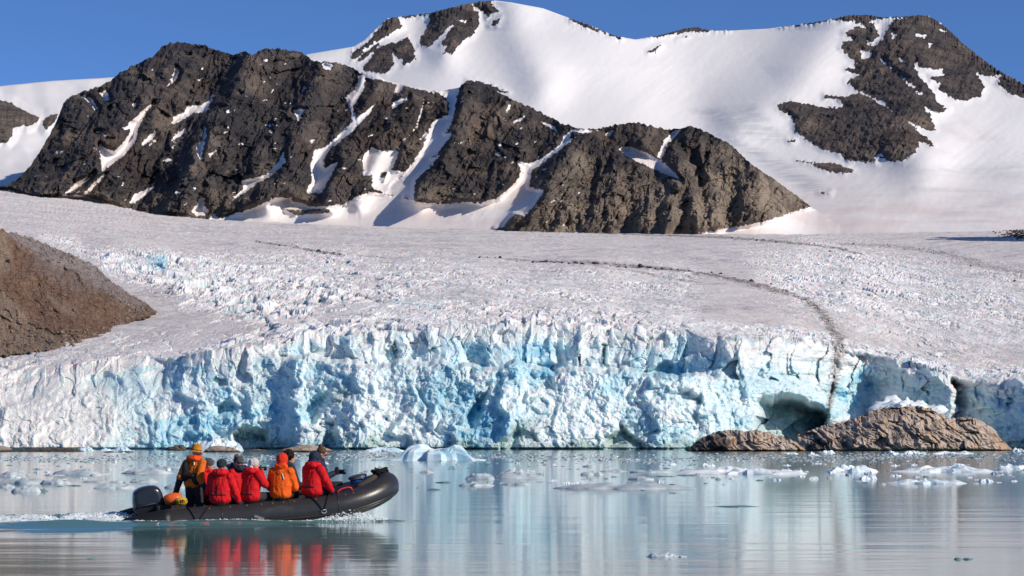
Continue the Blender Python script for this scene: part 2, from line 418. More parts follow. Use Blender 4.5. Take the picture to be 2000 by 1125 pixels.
snow_polys = [
    [(300, 199), (280, 216), (262, 234), (250, 239), (254, 260), (240, 280), (224, 296), (204, 288), (194, 279), (197, 318), (199, 333), (224, 317), (248, 297), (265, 273), (269, 252), (284, 224)],
    [(334, 243), (340, 228), (360, 219), (364, 207), (392, 205), (414, 193), (405, 217), (396, 219), (376, 221), (352, 237)], [(158, 187), (176, 189), (193, 212), (186, 215), (172, 199)], [(344, 131), (351, 140), (341, 160), (327, 168), (336, 152)],
    [(400, 247), (403, 264), (395, 296), (393, 312), (386, 305), (383, 287), (394, 276)], [(306, 255), (296, 273), (279, 285), (277, 278), (292, 264)], [(365, 249), (363, 258), (335, 276), (344, 260)], [(184, 335), (176, 349), (144, 373), (126, 379), (148, 356), (168, 348)],
    [(206, 338), (192, 357), (172, 377), (164, 379), (180, 360)], [(305, 363), (288, 377), (264, 397), (253, 397), (260, 380), (280, 372)], [(390, 383), (400, 388), (400, 404), (410, 418), (384, 423), (373, 412), (384, 400)],
    [(558, 317), (532, 341), (500, 361), (476, 377), (448, 398), (460, 384), (476, 368), (471, 352), (496, 348), (520, 340), (544, 316), (554, 294)], [(194, 180), (208, 178), (214, 194), (204, 198)], [(268, 196), (262, 210), (258, 206)],
    [(702, 147), (714, 143), (711, 172), (695, 200), (687, 208), (697, 231), (733, 203), (722, 221), (698, 245), (686, 257), (662, 277), (646, 289), (632, 312), (634, 328), (658, 318), (646, 345), (627, 377), (597, 377), (610, 352), (607, 320), (614, 295), (634, 287), (654, 271), (678, 247), (688, 238), (687, 217), (673, 191), (693, 176)],
    [(799, 187), (790, 197), (763, 217), (768, 199)], [(828, 194), (823, 224), (815, 249), (791, 273), (779, 285), (775, 293), (746, 297), (726, 287), (709, 303), (709, 345), (726, 341), (727, 369), (751, 377), (791, 337), (765, 332), (777, 304), (781, 280), (797, 267), (812, 250)],
    [(842, 172), (858, 168), (899, 168), (891, 196), (883, 236), (871, 260), (884, 259), (855, 300), (843, 309), (860, 303), (831, 333), (812, 352), (807, 390), (745, 379), (789, 341), (805, 320), (825, 288), (845, 239), (857, 231), (877, 224), (877, 200), (866, 188)],
    [(700, 138), (740, 142), (800, 162), (850, 173), (848, 182), (800, 170), (745, 156), (712, 152)], [(735, 146), (760, 156), (790, 163), (783, 180), (770, 182), (776, 168)],
    [(438, 425), (480, 412), (532, 388), (568, 385), (571, 394), (586, 396), (606, 404), (666, 401), (698, 384), (722, 375), (746, 377), (806, 390), (814, 395), (866, 399), (906, 394), (938, 397), (974, 385), (994, 368), (1014, 348), (1018, 332), (1009, 315), (1034, 320), (1062, 307), (1097, 279), (1100, 267), (1120, 251), (1168, 254),
     (1128, 265), (1104, 284), (1072, 309), (1039, 333), (1034, 364), (1064, 372), (1042, 404), (1012, 436), (966, 447), (960, 480), (380, 480), (410, 430)],
    [(1210, 290), (1226, 284), (1240, 290), (1260, 297), (1290, 312), (1315, 335), (1330, 352), (1290, 336), (1255, 319), (1222, 304)], [(1330, 253), (1314, 257), (1297, 275), (1283, 306), (1290, 314), (1298, 300), (1301, 285), (1319, 266)],
    [(628, 126), (636, 120), (650, 126), (646, 137), (632, 134)], [(1054, 235), (1084, 247), (1088, 258), (1066, 245)], [(1002, 239), (1026, 225), (1014, 239)], [(996, 199), (987, 221), (997, 212)], [(968, 295), (988, 307), (968, 303)], [(1180, 262), (1196, 255), (1190, 268)],
    [(541, 164), (532, 178), (528, 186), (535, 172)], [(466, 180), (484, 189), (472, 186)], [(514, 243), (533, 243), (528, 248)], [(594, 167), (590, 180), (596, 172)], [(572, 214), (596, 214), (582, 238)], [(408, 300), (424, 293), (410, 306)], [(186, 258), (196, 256), (190, 262)],
    [(418, 416), (408, 430), (430, 430)], [(-160, 380), (20, 372), (60, 388), (100, 386), (130, 381), (165, 381), (222, 402), (300, 418), (365, 424), (420, 430), (420, 480), (-160, 480)], [(830, 258), (838, 262), (822, 272)], [(1362, 456), (1400, 450), (1440, 443), (1490, 433), (1540, 417), (1588, 402), (1700, 400), (1700, 490), (1362, 490)], [(846, 268), (856, 270), (842, 280)]]
rock_over = [[(1004, 418), (1040, 425), (1044, 470), (960, 470), (980, 446)], [(560, 410), (640, 408), (648, 415), (575, 421)], [(742, 336), (756, 336), (750, 350), (744, 346)], [(846, 184), (858, 180), (856, 192), (846, 192)], [(1118, 256), (1150, 262), (1112, 272)],
             [(380, 384), (384, 396), (374, 406), (372, 392)]]
wob = fbm(PX / 6, PY / 6, 5, 61, 0.65) * 3.6
sd = np.full(PX.shape, -20.0)
for p in snow_polys: sd = np.maximum(sd, poly_sd(PX, PY, p))
for p in rock_over: sd = np.minimum(sd, -poly_sd(PX, PY, p))
small = fbm(PX / 22 + PY / 40, PY / 16, 4, 66)
snow = np.clip(0.5 + (sd + wob) / 5.0, 0, 1)
fine = fbm(PX / 11, PY / 9, 5, 75, 0.62); q = PX + 0.6 * PY
streaks = sstep(0.30, 0.50, -ridged(q / 30 + fine * 0.25, PY / 110, 3, 67, 0.5) + 0.5 * fbm(PX / 60, PY / 50, 3, 68)) * sstep(1330, 1150, PX) * sstep(40, 90, PY - ST)
snow = np.maximum(snow, 0.62 * streaks)
snow = np.maximum(snow, 0.9 * sstep(0.75, 0.84, small) * sstep(1300, 1000, PX) * sstep(0.98, 0.9, np.repeat(vt[:, None], len(px), 1)))
ssoft = np.clip(0.5 + sd / 16, 0, 1)
apron = np.clip(0.5 + poly_sd(PX, PY, snow_polys[18], 40) / 40, 0, 1)
base_Y = np.interp(px, [-140, 200, 700, 1000, 1300, 1640], [2620, 2560, 2500, 2420, 2380, 2400])[None, :]
v2 = (PY - SBt) / (ST - SBt + 1e-6)
height_px = (SBt - ST)
Yb = base_Y + height_px * (1.1 * v2 ** 0.9 * 1.0 + 0.75 * v2 ** 2)
wbl = sstep(1470, 1600, PX)
Yb = Yb * (1 - wbl) + wbl * (np.interp(PY, [0, 330, 400, 470], [4350, 3080, 2760, 2480]) - 60 * 0.3 - 6)
q = PX + 0.6 * PY
kr = sstep(1030, 1160, PX)
ribs = ridged(q / 150, PY / 420, 3, 71, 0.5) * (1 - kr) + kr * ridged(PX / 105 + PY / 900 + 0.4, PY / 420, 3, 72, 0.5)
rib2 = ridged(q / 46 + fbm(PX / 60, PY / 60, 3, 70) * 0.5, PY / 120, 4, 73, 0.55)
rib3 = ridged(PX / 21 + fbm(PX / 40, PY / 40, 2, 78) * 0.6, PY / 62, 4, 74, 0.6)
fine = fbm(PX / 11, PY / 9, 5, 75, 0.62)
fc, gap = facets(q / 17 + fine * 0.3, PY / 30, 76)
fc2, gap2 = facets(q / 7.5 + fine * 0.3, PY / 13, 79)
fc0, gap0 = facets(q / 44 + rib2 * 0.2, PY / 70, 77)
wx = fbm(PX / 70, PY / 70, 3, 83) * 0.35
m1 = rmf(q / 120 + wx, PY / 330 + wx, 6, 84)
m2 = rmf(q / 42 + wx * 2, PY / 95 + wx, 5, 85)
lower_rib = ridged(q / 19 + wx * 3 + 0.25 * fine, PY / 75, 4, 86, 0.6)
rk = -(66 * ribs + 34 * m1 + 10 * m2 + 7.5 * lower_rib + 3.0 * fine + 10 * fc0 + 5.0 * fc + 2.6 * fc2 - 25)
amp = 1 - 0.93 * ssoft
D = rk * amp + ssoft * 11 - apron * 8
# big shapes seen in the photograph: gullies and buttress edges
def rg(pts, w, a):
    d, _ = line_d(PX, PY, [(x, y, 1) for x, y in pts]); return -a * np.exp(-(d / w) ** 2)
D += rg([(912, 160), (900, 240), (860, 330), (815, 385)], 22, 60) + rg([(1350, 248), (1330, 320), (1355, 390), (1370, 450)], 20, 34)
D += rg([(1135, 255), (1090, 320), (1060, 380), (1010, 445)], 24, 55) + rg([(500, 105), (470, 200), (400, 300), (330, 420)], 40, 70) + rg([(330, 90), (250, 220), (180, 330), (100, 380)], 40, 60)
D += rg([(1315, 260), (1370, 340), (1380, 440)], 14, -32) + rg([(640, 130), (600, 230), (570, 300), (520, 400)], 26, 55) + rg([(735, 150), (690, 250), (640, 400)], 20, 45)
D += rg([(800, 180), (740, 300), (700, 400)], 18, 30)
D *= (0.1 + 0.9 * sstep(0, 0.25, v2 + 0.08 * (1 - apron))) * (1 - 0.88 * apron)
tan_a = 0.12 + 0.85 * sstep(1010, 1080, PX + (PY - 300) * -0.3) * sstep(300, 345, PY + fbm(PX / 50, PY / 50, 3, 81) * 40) * (0.5 + 0.5 * sstep(1350, 1380, PX)) + 0.35 * sstep(360, 420, PY) + 0.3 * sstep(0.1, 0.6, fbm(PX / 90, PY / 60, 3, 82))
P = at(PX, PY, Yb + D)
P[..., 2] += (1 - ssoft) * sstep(0.02, 0.1, v2) * (fine * 0.8 + fc2 * 0.4)
P = back_rows(P, 7, 60, 1.0)
me = np_mesh('rock_ridge', P, grid_quads(*P.shape[:2]), face_mean(ext(snow)) > 0.6, dict(snow=ext(snow), tan=ext(np.clip(tan_a, 0, 1)), cool=ext(np.clip(sstep(1050, 500, PX) * sstep(430, 330, PY + fbm(PX / 60, PY / 60, 3, 87) * 60) + 0.25, 0, 1)), dirt=ext(0.35 + 0.55 * apron + 0.2 * sstep(250, 380, PY)), ice=ext(0 * PX)))
tag(link('rocky_mountain', me, M_MOUNT), 'dark craggy rock ridge streaked with snow gullies in front of the snow mountain', kind='structure')

# ================================================================== GLACIER: one sheet, calving front and upper surface
E_TOP = curve([(-700, 800), (-100, 752), (0, 742), (60, 733), (120, 722), (190, 708), (260, 704), (330, 706), (390, 698), (440, 688), (500, 680), (560, 668), (620, 658), (700, 650), (760, 643), (820, 640), (900, 637), (1000, 636), (1100, 640), (1200, 650), (1300, 655), (1400, 666),
               (1500, 670), (1600, 676), (1632, 690), (1680, 700), (1730, 708), (1790, 716), (1830, 738), (1870, 756), (1920, 760), (2000, 756), (2100, 765), (2700, 820)])
B_TOP = curve([(-700, 350), (-100, 365), (0, 372), (80, 386), (160, 388), (300, 419), (400, 428), (500, 433), (700, 441), (950, 446), (1100, 453), (1400, 455), (1560, 458), (2000, 450), (2700, 440)])
FRONT = curve([(-700, 560), (-100, 585), (0, 592), (150, 598), (330, 606), (560, 604), (700, 598), (820, 600), (1000, 596), (1200, 598), (1380, 600), (1470, 606), (1560, 622), (1640, 648), (1690, 662), (1720, 658), (1790, 632), (1856, 606), (1868, 640), (1920, 622), (2000, 588), (2100, 565), (2700, 540)])
px = columns(-40, 2040, 2.2, 640)
NC, NS = 165, 375
e_n = fbm(px / 60, px * 0, 3, 91) * 6 + facets(px / 26, px * 0 + 0.5, 92)[0] * 4
PE = E_TOP(px) + e_n
PWL = 877.0
vc = np.linspace(0, 1, NC); vs = np.linspace(0, 1, NS + 1)[1:] ** 1.08

ker = np.hanning(61); ker /= ker.sum()
PE_s = np.convolve(np.pad(PE, 30, mode='edge'), ker, 'valid')
PE_c = PE_s[None, :] + (PE - PE_s)[None, :] * vc[:, None] ** 12
PYc = (PWL + 2.0) + (PE_c - PWL - 2.0) * vc[:, None]
PE_b = PE_s[None, :] + (PE - PE_s)[None, :] * np.exp(-(vs[:, None] / 0.035) ** 2)
PYs = PE_b + (B_TOP(px)[None, :] - PE_b) * vs[:, None]
PY = np.concatenate([PYc, PYs], 0); PX = np.repeat(px[None, :], NC + NS, 0)
isc = np.concatenate([np.ones_like(PYc), np.zeros_like(PYs)], 0)
Vc = np.concatenate([np.repeat(vc[:, None], len(px), 1), np.ones_like(PYs)], 0)
Vs = np.concatenate([np.zeros_like(PYc), np.repeat(vs[:, None], len(px), 1)], 0)
im6 = lambda p: zc(p, 0, 420, 2.344)
im7 = lambda p: zc(p, 650, 420, 2.344)
im8 = lambda p: zc(p, 1300, 420, 2.344)
# --- base distance of the front
terr = 722 + fbm(px / 70, px * 0, 4, 94)[None, :] * 16 + np.interp(px, [480, 560, 700, 900, 1080, 1200, 1380], [690, 700, 705, 712, 718, 726, 735])[None, :] - 722
terr_a = (sstep(470, 640, px) * sstep(1430, 1330, px))[None, :]
lean = 16 * Vc ** 1.2 + 26 * terr_a * sstep(5, -5, PY - terr) - 6 * terr_a
XW = (PX - 1000) * 0.15; ZW = (877 - PY) * 0.15
warp = fbm(XW / 9, ZW / 9, 3, 100)
Yc = FRONT(PX + 16 * fbm(XW / 14, ZW / 6, 4, 99) + 0.12 * (800 - PY)) + lean
flute = ridged(XW / 15 + warp * 0.4, ZW / 46, 3, 101, 0.5)
flute2 = ridged(XW / 5.5 + warp * 0.5, ZW / 13 + XW / 60, 4, 103, 0.55)
fc1, g1 = facets(XW / 7 + warp * 0.4, ZW / 8, 105)
fc2, g2 = facets(XW / 2.6 + warp * 0.4, ZW / 3.0, 106)
fc3, g3 = facets(XW / 1.1, ZW / 1.2, 107)
fineN = fbm(XW / 1.6, ZW / 1.6, 4, 108, 0.6)
upper = np.maximum(terr_a * sstep(6, -6, PY - terr), sstep(0.55, 0.8, Vc) * (1 - terr_a))
lower = 1 - upper
diag = ridged((XW * 0.6 + ZW * 1.0) / 6 + warp * 0.5, (ZW * 0.6 - XW) / 22, 4, 143, 0.55)
tw, gt = facets(XW / 6.5 + warp * 0.35, ZW / 19 + warp * 0.2, 144)
tw2, gt2 = facets(XW / 2.6 + warp * 0.4, ZW / 8, 145)
lay = fbm(XW / 40, ZW / 1.8, 3, 146)
blk0, gb0 = facets(XW / 12 + warp * 0.5, ZW / 9 + warp * 0.3, 147)
mixl = sstep(0.25, 0.75, lower + 0.35 * fbm(XW / 8, ZW / 6, 3, 109))
Du = 4.5 * flute + 4.2 * tw + 1.5 * tw2 + 0.5 * fc2 + 0.3 * lay + 0.2 * fineN - 1.3 * sstep(0.07, 0.0, gt) * sstep(-0.2, 0.4, fbm(XW / 9, ZW / 9, 3, 150)) - 0.5 * sstep(0.08, 0, gt2)
Dl = 6.0 * flute + 1.7 * diag + 1.1 * blk0 + 0.5 * fc1 + 0.5 * fc2 + 0.34 * fc3 + 0.7 * fineN + 0.7 * ridged(XW / 1.8 + warp, ZW / 7, 3, 151) + 1.0 * flute2 + 2.0 * rmf(XW / 9 + warp * 0.4, ZW / 20, 5, 149)
D = -0.8 * (Du * (1 - mixl) + Dl * mixl)
# debris cones and leaning masses under the wall
cone = np.zeros(px.shape)
for c, w, a in [(150, 120, 5), (330, 60, 9), (470, 60, 6), (585, 30, 9), (690, 70, 10), (830, 70, 9), (960, 80, 12), (1110, 110, 9), (1290, 70, 9), (1400, 50, 5)]:
    cone = cone + a * np.exp(-((px - c) / w) ** 2)
D = D - cone[None, :] * (1 - Vc) ** 1.3
hole = np.zeros(PX.shape)
for p, s, soft_ in [
    (im6([(1080, 1010), (1130, 985), (1230, 980), (1245, 1030), (1230, 1070), (1100, 1070)]), 9, 14), (im6([(990, 870), (1060, 840), (1095, 880), (1060, 905), (1000, 900)]), 7, 10), (im6([(1380, 900), (1440, 850), (1500, 820), (1470, 900), (1400, 950)]), 8, 12),
    (im6([(390, 760), (500, 730), (550, 770), (530, 850), (480, 800), (400, 790)]), 7, 10), (im6([(1480, 960), (1540, 940), (1550, 1070), (1480, 1070)]), 7, 12), (im7([(600, 920), (680, 830), (720, 790), (690, 880), (640, 970)]), 8, 9), (im7([(620, 640), (690, 610), (700, 650), (640, 700), (640, 740)]), 6, 12),
    (im7([(740, 1070), (830, 985), (850, 1000), (840, 1070)]), 7, 8), (im7([(1240, 1010), (1320, 985), (1380, 1010), (1430, 1070), (1250, 1070)]), 8, 8), (im7([(880, 760), (900, 690), (1010, 680), (1000, 790), (900, 800)]), 5, 12),
    (im7([(1200, 700), (1240, 610), (1250, 600), (1230, 690)]), 6, 5), (im7([(1430, 720), (1530, 680), (1540, 700), (1470, 725)]), 8, 8), (im7([(1540, 820), (1640, 800), (1640, 840)]), 7, 8), (im7([(210, 640), (280, 590), (300, 650), (260, 680)]), 5, 7),
    (im8([(60, 800), (160, 830), (160, 860), (50, 840)]), 6, 8), (im8([(760, 540), (850, 530), (845, 560), (770, 562)]), 6, 5)]:
    hole = np.maximum(hole, 0.75 * s * sstep(-soft_ / 2 - 3, soft_ / 2 + 2, poly_sd(PX, PY, p) + warp * 9 + fc1 * 4))
D += hole
cave = sstep(-9, 13, poly_sd(PX, PY, im8([(425, 985), (430, 860), (455, 840), (560, 836), (640, 845), (700, 880), (735, 925), (735, 1060), (430, 1060)]), 30) + warp * 7 + fc1 * 4)
D += cave * (38 + 4 * fc1)
notch, nw = line_d(PX, PY, [(1642, 668, 5), (1634, 700, 5), (1630, 740, 4), (1622, 770, 3), (1612, 830, 3)])
D += 4 * np.exp(-(notch / (nw * 1.3)) ** 2) * sstep(-0.5, 0.4, fbm(XW / 3, ZW / 5, 3, 148))
D += 3.0 * sstep(4, 0, PWL - PY)
lefty = sstep(420, 260, PX)
D *= (1 - sstep(0.93, 1.0, Vc) * 0.55) * (1 - 0.4 * lefty)
D += 20 * lefty * Vc ** 2.2
Yc = Yc + D
# --- upper surface: an even slope up to the foot of the mountains
Y_sm = np.convolve(np.pad(Yc[NC - 1], 30, mode='edge'), ker, 'valid')
Y_edge = (Y_sm + (Yc[NC - 1] - Y_sm) * np.exp(-(Vs / 0.035) ** 2)) + 0 * PY
Ybk = np.interp(px, [-640, 0, 500, 1000, 1500, 2000, 2600], [2450, 2500, 2540, 2500, 2440, 2500, 2500])[None, :]
kw = np.hanning(241); kw /= kw.sum()
wide = lambda a: np.convolve(np.pad(a, 120, mode='edge'), kw, 'valid')
PE_w, Y_w = wide(PE), wide(np.minimum(Yc[NC - 1], 650))
tt = np.clip((PE_w[None, :] - PY) / (PE_w - wide(B_TOP(px)))[None, :], -0.12, 1.15)
tt = np.sign(tt) * np.abs(tt) ** 0.96
Ys = 1.0 / ((1 - tt) / (Y_w[None, :] + 6.0) + tt / Ybk)
near = np.exp(-(Vs / 0.05) ** 2)
Ys = Ys * (1 - near) + np.maximum(Y_edge + 1.0, Ys * 0 + Y_edge) * near
Y0 = np.where(isc > 0.5, Yc, Ys)
P = at(PX, PY, Y0)
# --- vertical relief of the surface
WX, WY = P[..., 0], P[..., 1]
def soft(poly, m):
    return sstep(-m, m, poly_sd(PX, PY, poly, m + 5))
serac = np.maximum.reduce([soft(im6([(440, 180), (700, 190), (900, 200), (1200, 260), (1640, 330), (1500, 440), (1200, 500), (1000, 470), (850, 400), (760, 330), (520, 270)]), 26), 0.55 * soft(im6([(180, 100), (330, 110), (450, 170), (420, 200), (330, 160)]), 12),
                           0.42 * soft(im6([(900, 200), (1641, 180), (1641, 480), (1200, 480)]), 30), 0.5 * soft(im8([(400, 200), (700, 150), (1000, 190), (1700, 320), (1700, 640), (1100, 560), (700, 480), (500, 350)]), 40),
                           0.40 * soft(im7([(-50, 260), (400, 220), (900, 260), (1641, 260), (1641, 560), (700, 520), (100, 560)]), 40), 0.5 * soft(im8([(700, 130), (900, 160), (1000, 250), (800, 220)]), 14)])
serac = np.maximum(serac, 0.55 * sstep(38, 8, PY - (PE[None, :]) + 34) * (1 - isc)) if False else np.maximum(serac, 0.85 * sstep(0.20, 0.03, Vs + 0.05 * fbm(PX / 50, PY / 20, 3, 126)) * (1 - isc))
smooth_left = soft([(-50, 690), (210, 660), (310, 610), (420, 600), (520, 640), (330, 700), (100, 720), (-50, 735)], 14)
serac = serac * (1 - 0.7 * smooth_left) + 0.10
s1, c1 = facets(WX / 9 + fbm(WX / 30, WY / 60, 2, 110), WY / 26, 111)
s2, c2 = facets(WX / 3.8, WY / 11, 112)
s3, c3 = facets(WX / 1.8, WY / 5, 113)
crev = sstep(0.16, 0.0, c1) * 1.1 + sstep(0.14, 0.0, c2) * 0.5
scale = (WY / 900) ** 0.55
bend = WY - 0.00035 * (WX - 40) ** 2 + 0.25 * WX
steps = ridged(WX / 55 + 0.3 * fbm(WX / 20, WY / 40, 2, 119), bend / 21, 4, 120, 0.55)
patch = np.clip(0.75 + 1.1 * fbm(WX / 45, WY / 110, 3, 125), 0.15, 1.7)
left = sstep(20, -60, WX)
s0, _c0 = facets(WX / 15 + fbm(WX / 30, WY / 60, 2, 127), WY / 42, 128)
Z = serac * scale * (1.5 * left * s0 + patch * ((0.9 + 1.2 * left) * s1 + 0.75 * s2 + 0.35 * s3 - crev * 0.8) + (1.5 - 0.7 * left) * steps + 0.6 * fbm(WX / 5, WY / 14, 4, 115, 0.6))
Z += (1 - isc) * fbm(WX / 70, WY / 160, 3, 116) * 1.6 * sstep(0, 0.1, Vs) * sstep(1, 0.75, Vs)
Z += (1 - isc) * ridged(WX / 60 + WY / 55, WY / 24 - WX / 200, 3, 117) * 0.4 * scale * sstep(0.6, 0.3, Vs)
flow = sstep(0.05, 0.55, fbm((PX + 2 * PY) / 170, (PY + 0.00006 * (PX - 850) ** 2) / 3.4, 4, 129)) * (1 - isc) * sstep(0.05, 0.25, Vs)
Z += (1 - isc) * fbm(WX / 26, WY / 9, 4, 118, 0.6) * 0.42 * scale
rim = sstep(0.97, 1.0, Vc)
P[..., 2] += Z * np.where(isc > 0.5, rim * 0.4, 1.0)
P[..., 2] += (s1 * 0.8 + s2 * 0.4) * np.where(isc > 0.5, sstep(0.86, 1, Vc), sstep(0.05, 0.0, Vs)) * 0.8
# --- colours of the ice, with shade of hollows, cave and bay painted in
blue = np.zeros(PX.shape)
for p, s in [(im6([(540, 720), (620, 690), (860, 680), (1050, 700), (1095, 760), (1060, 800), (960, 860), (830, 800), (780, 870), (700, 870), (560, 780)]), 0.62), (im6([(1000, 850), (1100, 790), (1200, 750), (1400, 740), (1490, 800), (1440, 900), (1380, 960), (1200, 970), (1050, 970), (985, 900)]), 0.72),
             (im6([(1270, 600), (1500, 570), (1640, 555), (1640, 700), (1560, 660), (1480, 640), (1280, 655)]), 0.62), (im6([(820, 970), (980, 930), (1010, 1000), (930, 1020)]), 0.5), (im6([(640, 870), (700, 860), (690, 930), (630, 930)]), 0.5), (im6([(1000, 680), (1110, 690), (1110, 780), (1040, 790)]), 0.6),
             (im7([(835, 625), (960, 585), (1005, 640), (1030, 720), (1000, 795), (900, 805), (820, 795), (690, 790), (700, 720), (760, 660)]), 1.0), (im7([(625, 705), (700, 635), (725, 700), (680, 745)]), 0.9), (im7([(1060, 700), (1190, 685), (1235, 740), (1120, 765)]), 0.75),
             (im7([(1240, 720), (1330, 680), (1530, 670), (1560, 560), (1640, 560), (1640, 770), (1500, 735), (1260, 755)]), 0.85), (im7([(0, 620), (200, 590), (400, 640), (600, 680), (600, 720), (450, 770), (420, 850), (430, 960), (330, 960), (320, 850), (400, 770), (200, 750), (0, 700)]), 0.48), (im7([(250, 500), (480, 530), (470, 590), (260, 600)]), 0.35),
             (im7([(0, 850), (60, 850), (200, 950), (400, 1000), (380, 1060), (0, 1060)]), 0.35), (im8([(0, 540), (60, 560), (130, 640), (145, 760), (60, 770), (0, 700)]), 0.8), (im8([(180, 720), (300, 750), (420, 830), (380, 970), (310, 980), (200, 840)]), 0.7), (im8([(420, 840), (740, 860), (745, 1010), (420, 1000)]), 0.95),
             (im8([(790, 770), (900, 690), (980, 680), (975, 820), (900, 910), (740, 940), (740, 860)]), 0.85), (im8([(1370, 785), (1700, 775), (1700, 1060), (1540, 1040), (1400, 940), (1330, 920)]), 0.9), (im8([(980, 680), (1190, 740), (1200, 840), (980, 830)]), 0.32), (im8([(400, 510), (530, 520), (520, 540), (400, 530)]), 0.5), (im8([(1390, 730), (1530, 720), (1540, 775), (1395, 770)]), 0.4),  # cave above and right bay: their blue shade painted into the ice colour
             (im6([(670, 190), (760, 190), (750, 235), (680, 230)]), 0.85), (im6([(560, 230), (640, 235), (640, 270), (560, 265)]), 0.7), (im7([(260, 390), (510, 390), (500, 440), (300, 440)]), 0.35)]:
    blue = np.maximum(blue, s * sstep(-9, 9, poly_sd(PX, PY, p) + warp * 8 + fineN * 3))
cellv = facets(XW / 6.5 + warp * 0.35, ZW / 19 + warp * 0.2, 144)[0]
blue = blue * np.clip(0.62 + 0.55 * fbm(XW / 5, ZW / 5, 4, 121, 0.6) + 0.30 * fc1 + 0.22 * cellv, 0.12, 1.25)
broad = isc * (0.14 + 0.42 * sstep(-0.35, 0.5, fbm(XW / 30, ZW / 14, 4, 122) + 0.25 * fc1)) * sstep(60, 300, PX) * sstep(0.98, 0.8, Vc) * (1 + 0.5 * np.exp(-((PX - 480) / 200) ** 2) + 0.5 * np.exp(-((PX - 1000) / 180) ** 2))
blue = np.clip(np.maximum(blue, broad) + hole * 0.03 * isc, 0, 1)  # hollows tinted bluer, imitating blue shade inside the ice
blue = np.maximum(blue, (1 - isc) * serac * 0.5 * sstep(0.1, -0.9, s1 + 0.5 * s2))
cream = isc * np.maximum(sstep(380, 230, PX) * 0.7, np.maximum(sstep(0.65, 0.9, Vc) * 0.5, 0.45 * soft(im8([(200, 560), (700, 560), (760, 760), (640, 820), (420, 810), (260, 720)]), 14)))
cream = np.clip(cream + isc * 0.3 * sstep(0.1, 0.6, fbm(XW / 14, ZW / 14, 4, 123)), 0, 1)
teal = isc * np.clip(sstep(22, 2, PWL - PY + fbm(XW / 9, ZW * 0, 3, 124) * 18) * sstep(330, 480, PX) * 0.9, 0, 1)
for p, s in [(im6([(1080, 1000), (1240, 980), (1240, 1075), (1090, 1075)]), 1.0), (im6([(1300, 1000), (1640, 960), (1640, 1080), (1480, 1080)]), 0.35), (im7([(0, 760), (80, 770), (110, 820), (40, 870), (0, 860)]), 0.6), (im7([(1240, 1000), (1340, 985), (1430, 1070), (1250, 1070)]), 0.8), (im8([(430, 850), (735, 900), (735, 1060), (430, 1060)]), 0.6), (im7([(820, 950), (920, 940), (960, 1070), (780, 1070)]), 0.5)]:
    teal = np.maximum(teal, s * isc * sstep(-8, 8, poly_sd(PX, PY, p) + warp * 8))  # cave and foot hollow polygons put their shade into the ice colour
lines = [[(500, 472, 2.5), (540, 478, 2), (600, 488, 2), (640, 494, 3), (668, 499, 1.5), (760, 503, 0.6)], [(900, 502, 0.8), (1000, 508, 1.5), (1060, 511, 2.5), (1150, 515, 2.5), (1230, 519, 2.5), (1290, 525, 3), (1370, 535, 4), (1440, 548, 5), (1500, 562, 6), (1550, 578, 7), (1590, 600, 8), (1618, 630, 11), (1640, 660, 17), (1636, 700, 14), (1628, 760, 9), (1615, 810, 7)],
         [(1130, 455, 1), (1300, 460, 2), (1400, 463, 3), (1500, 470, 3.5), (1570, 477, 3), (1640, 486, 3), (1690, 500, 2)], [(1640, 477, 3), (1760, 482, 4), (1850, 496, 6), (1930, 520, 8), (2060, 548, 10)], [(1150, 518, 1), (1240, 530, 3), (1290, 540, 3), (1400, 556, 1)]]
dirt = np.zeros(PX.shape)
for i, L in enumerate(lines):
    d, w = line_d(PX, PY, L)
    dn = fbm(PX / 9, PY / 3, 4, 130 + i)
    dirt = np.maximum(dirt, (0.95 if i < 3 else 0.6) * sstep(1.5, 0.3, d / (w * 0.75 + 0.01) + dn * 1.1))
gray = (1 - isc) * np.clip(0.55 - serac * 0.55 + 0.25 * fbm(WX / 40, WY / 90, 3, 140), 0, 1)
for p, s in [([(150, 470), (60, 455), (10, 448), (60, 480), (150, 500), (190, 520), (250, 560), (330, 590), (360, 570), (330, 545), (260, 530), (215, 500), (200, 485)], 0.8), ([(210, 655), (300, 610), (380, 590), (460, 600), (420, 625), (300, 650), (230, 670)], 0.5), ([(560, 590), (760, 560), (800, 575), (660, 620), (540, 640)], 0.45),
             ([(1560, 650), (1640, 650), (1700, 690), (1660, 720), (1600, 700)], 0.5), ([(420, 620), (600, 600), (760, 600), (600, 650), (450, 670)], 0.4), ([(1500, 690), (1600, 640), (1660, 650), (1900, 720), (1860, 740), (1700, 690)], 0.35)]:
    gray = np.maximum(gray, s * (1 - isc) * sstep(-14, 14, poly_sd(PX, PY, p, 30) + warp * 10))
white = (1 - isc) * np.clip(serac * 1.5, 0, 1) * sstep(-0.1, 0.7, s1 + 0.5 * s2 + 0.5 * steps)
gray = np.clip(gray + 0.55 * flow * (1 - 0.7 * serac), 0, 1)
crack = np.maximum(sstep(0.10, 0.0, g1) * 0.55, sstep(0.08, 0, g2) * 0.35) * isc * (0.3 + 0.7 * sstep(0.0, 0.5, fbm(XW / 20, ZW / 20, 3, 141)))
crack = np.maximum(crack, (1 - isc) * np.clip(crev * 0.5, 0, 0.7) * serac)
dirt = np.clip(np.maximum(dirt, 0.5 * np.exp(-(notch / 9.0) ** 2) * sstep(-0.3, 0.5, fbm(XW / 3, ZW / 9, 3, 142))), 0, 1)
NRt = PY.shape[0]
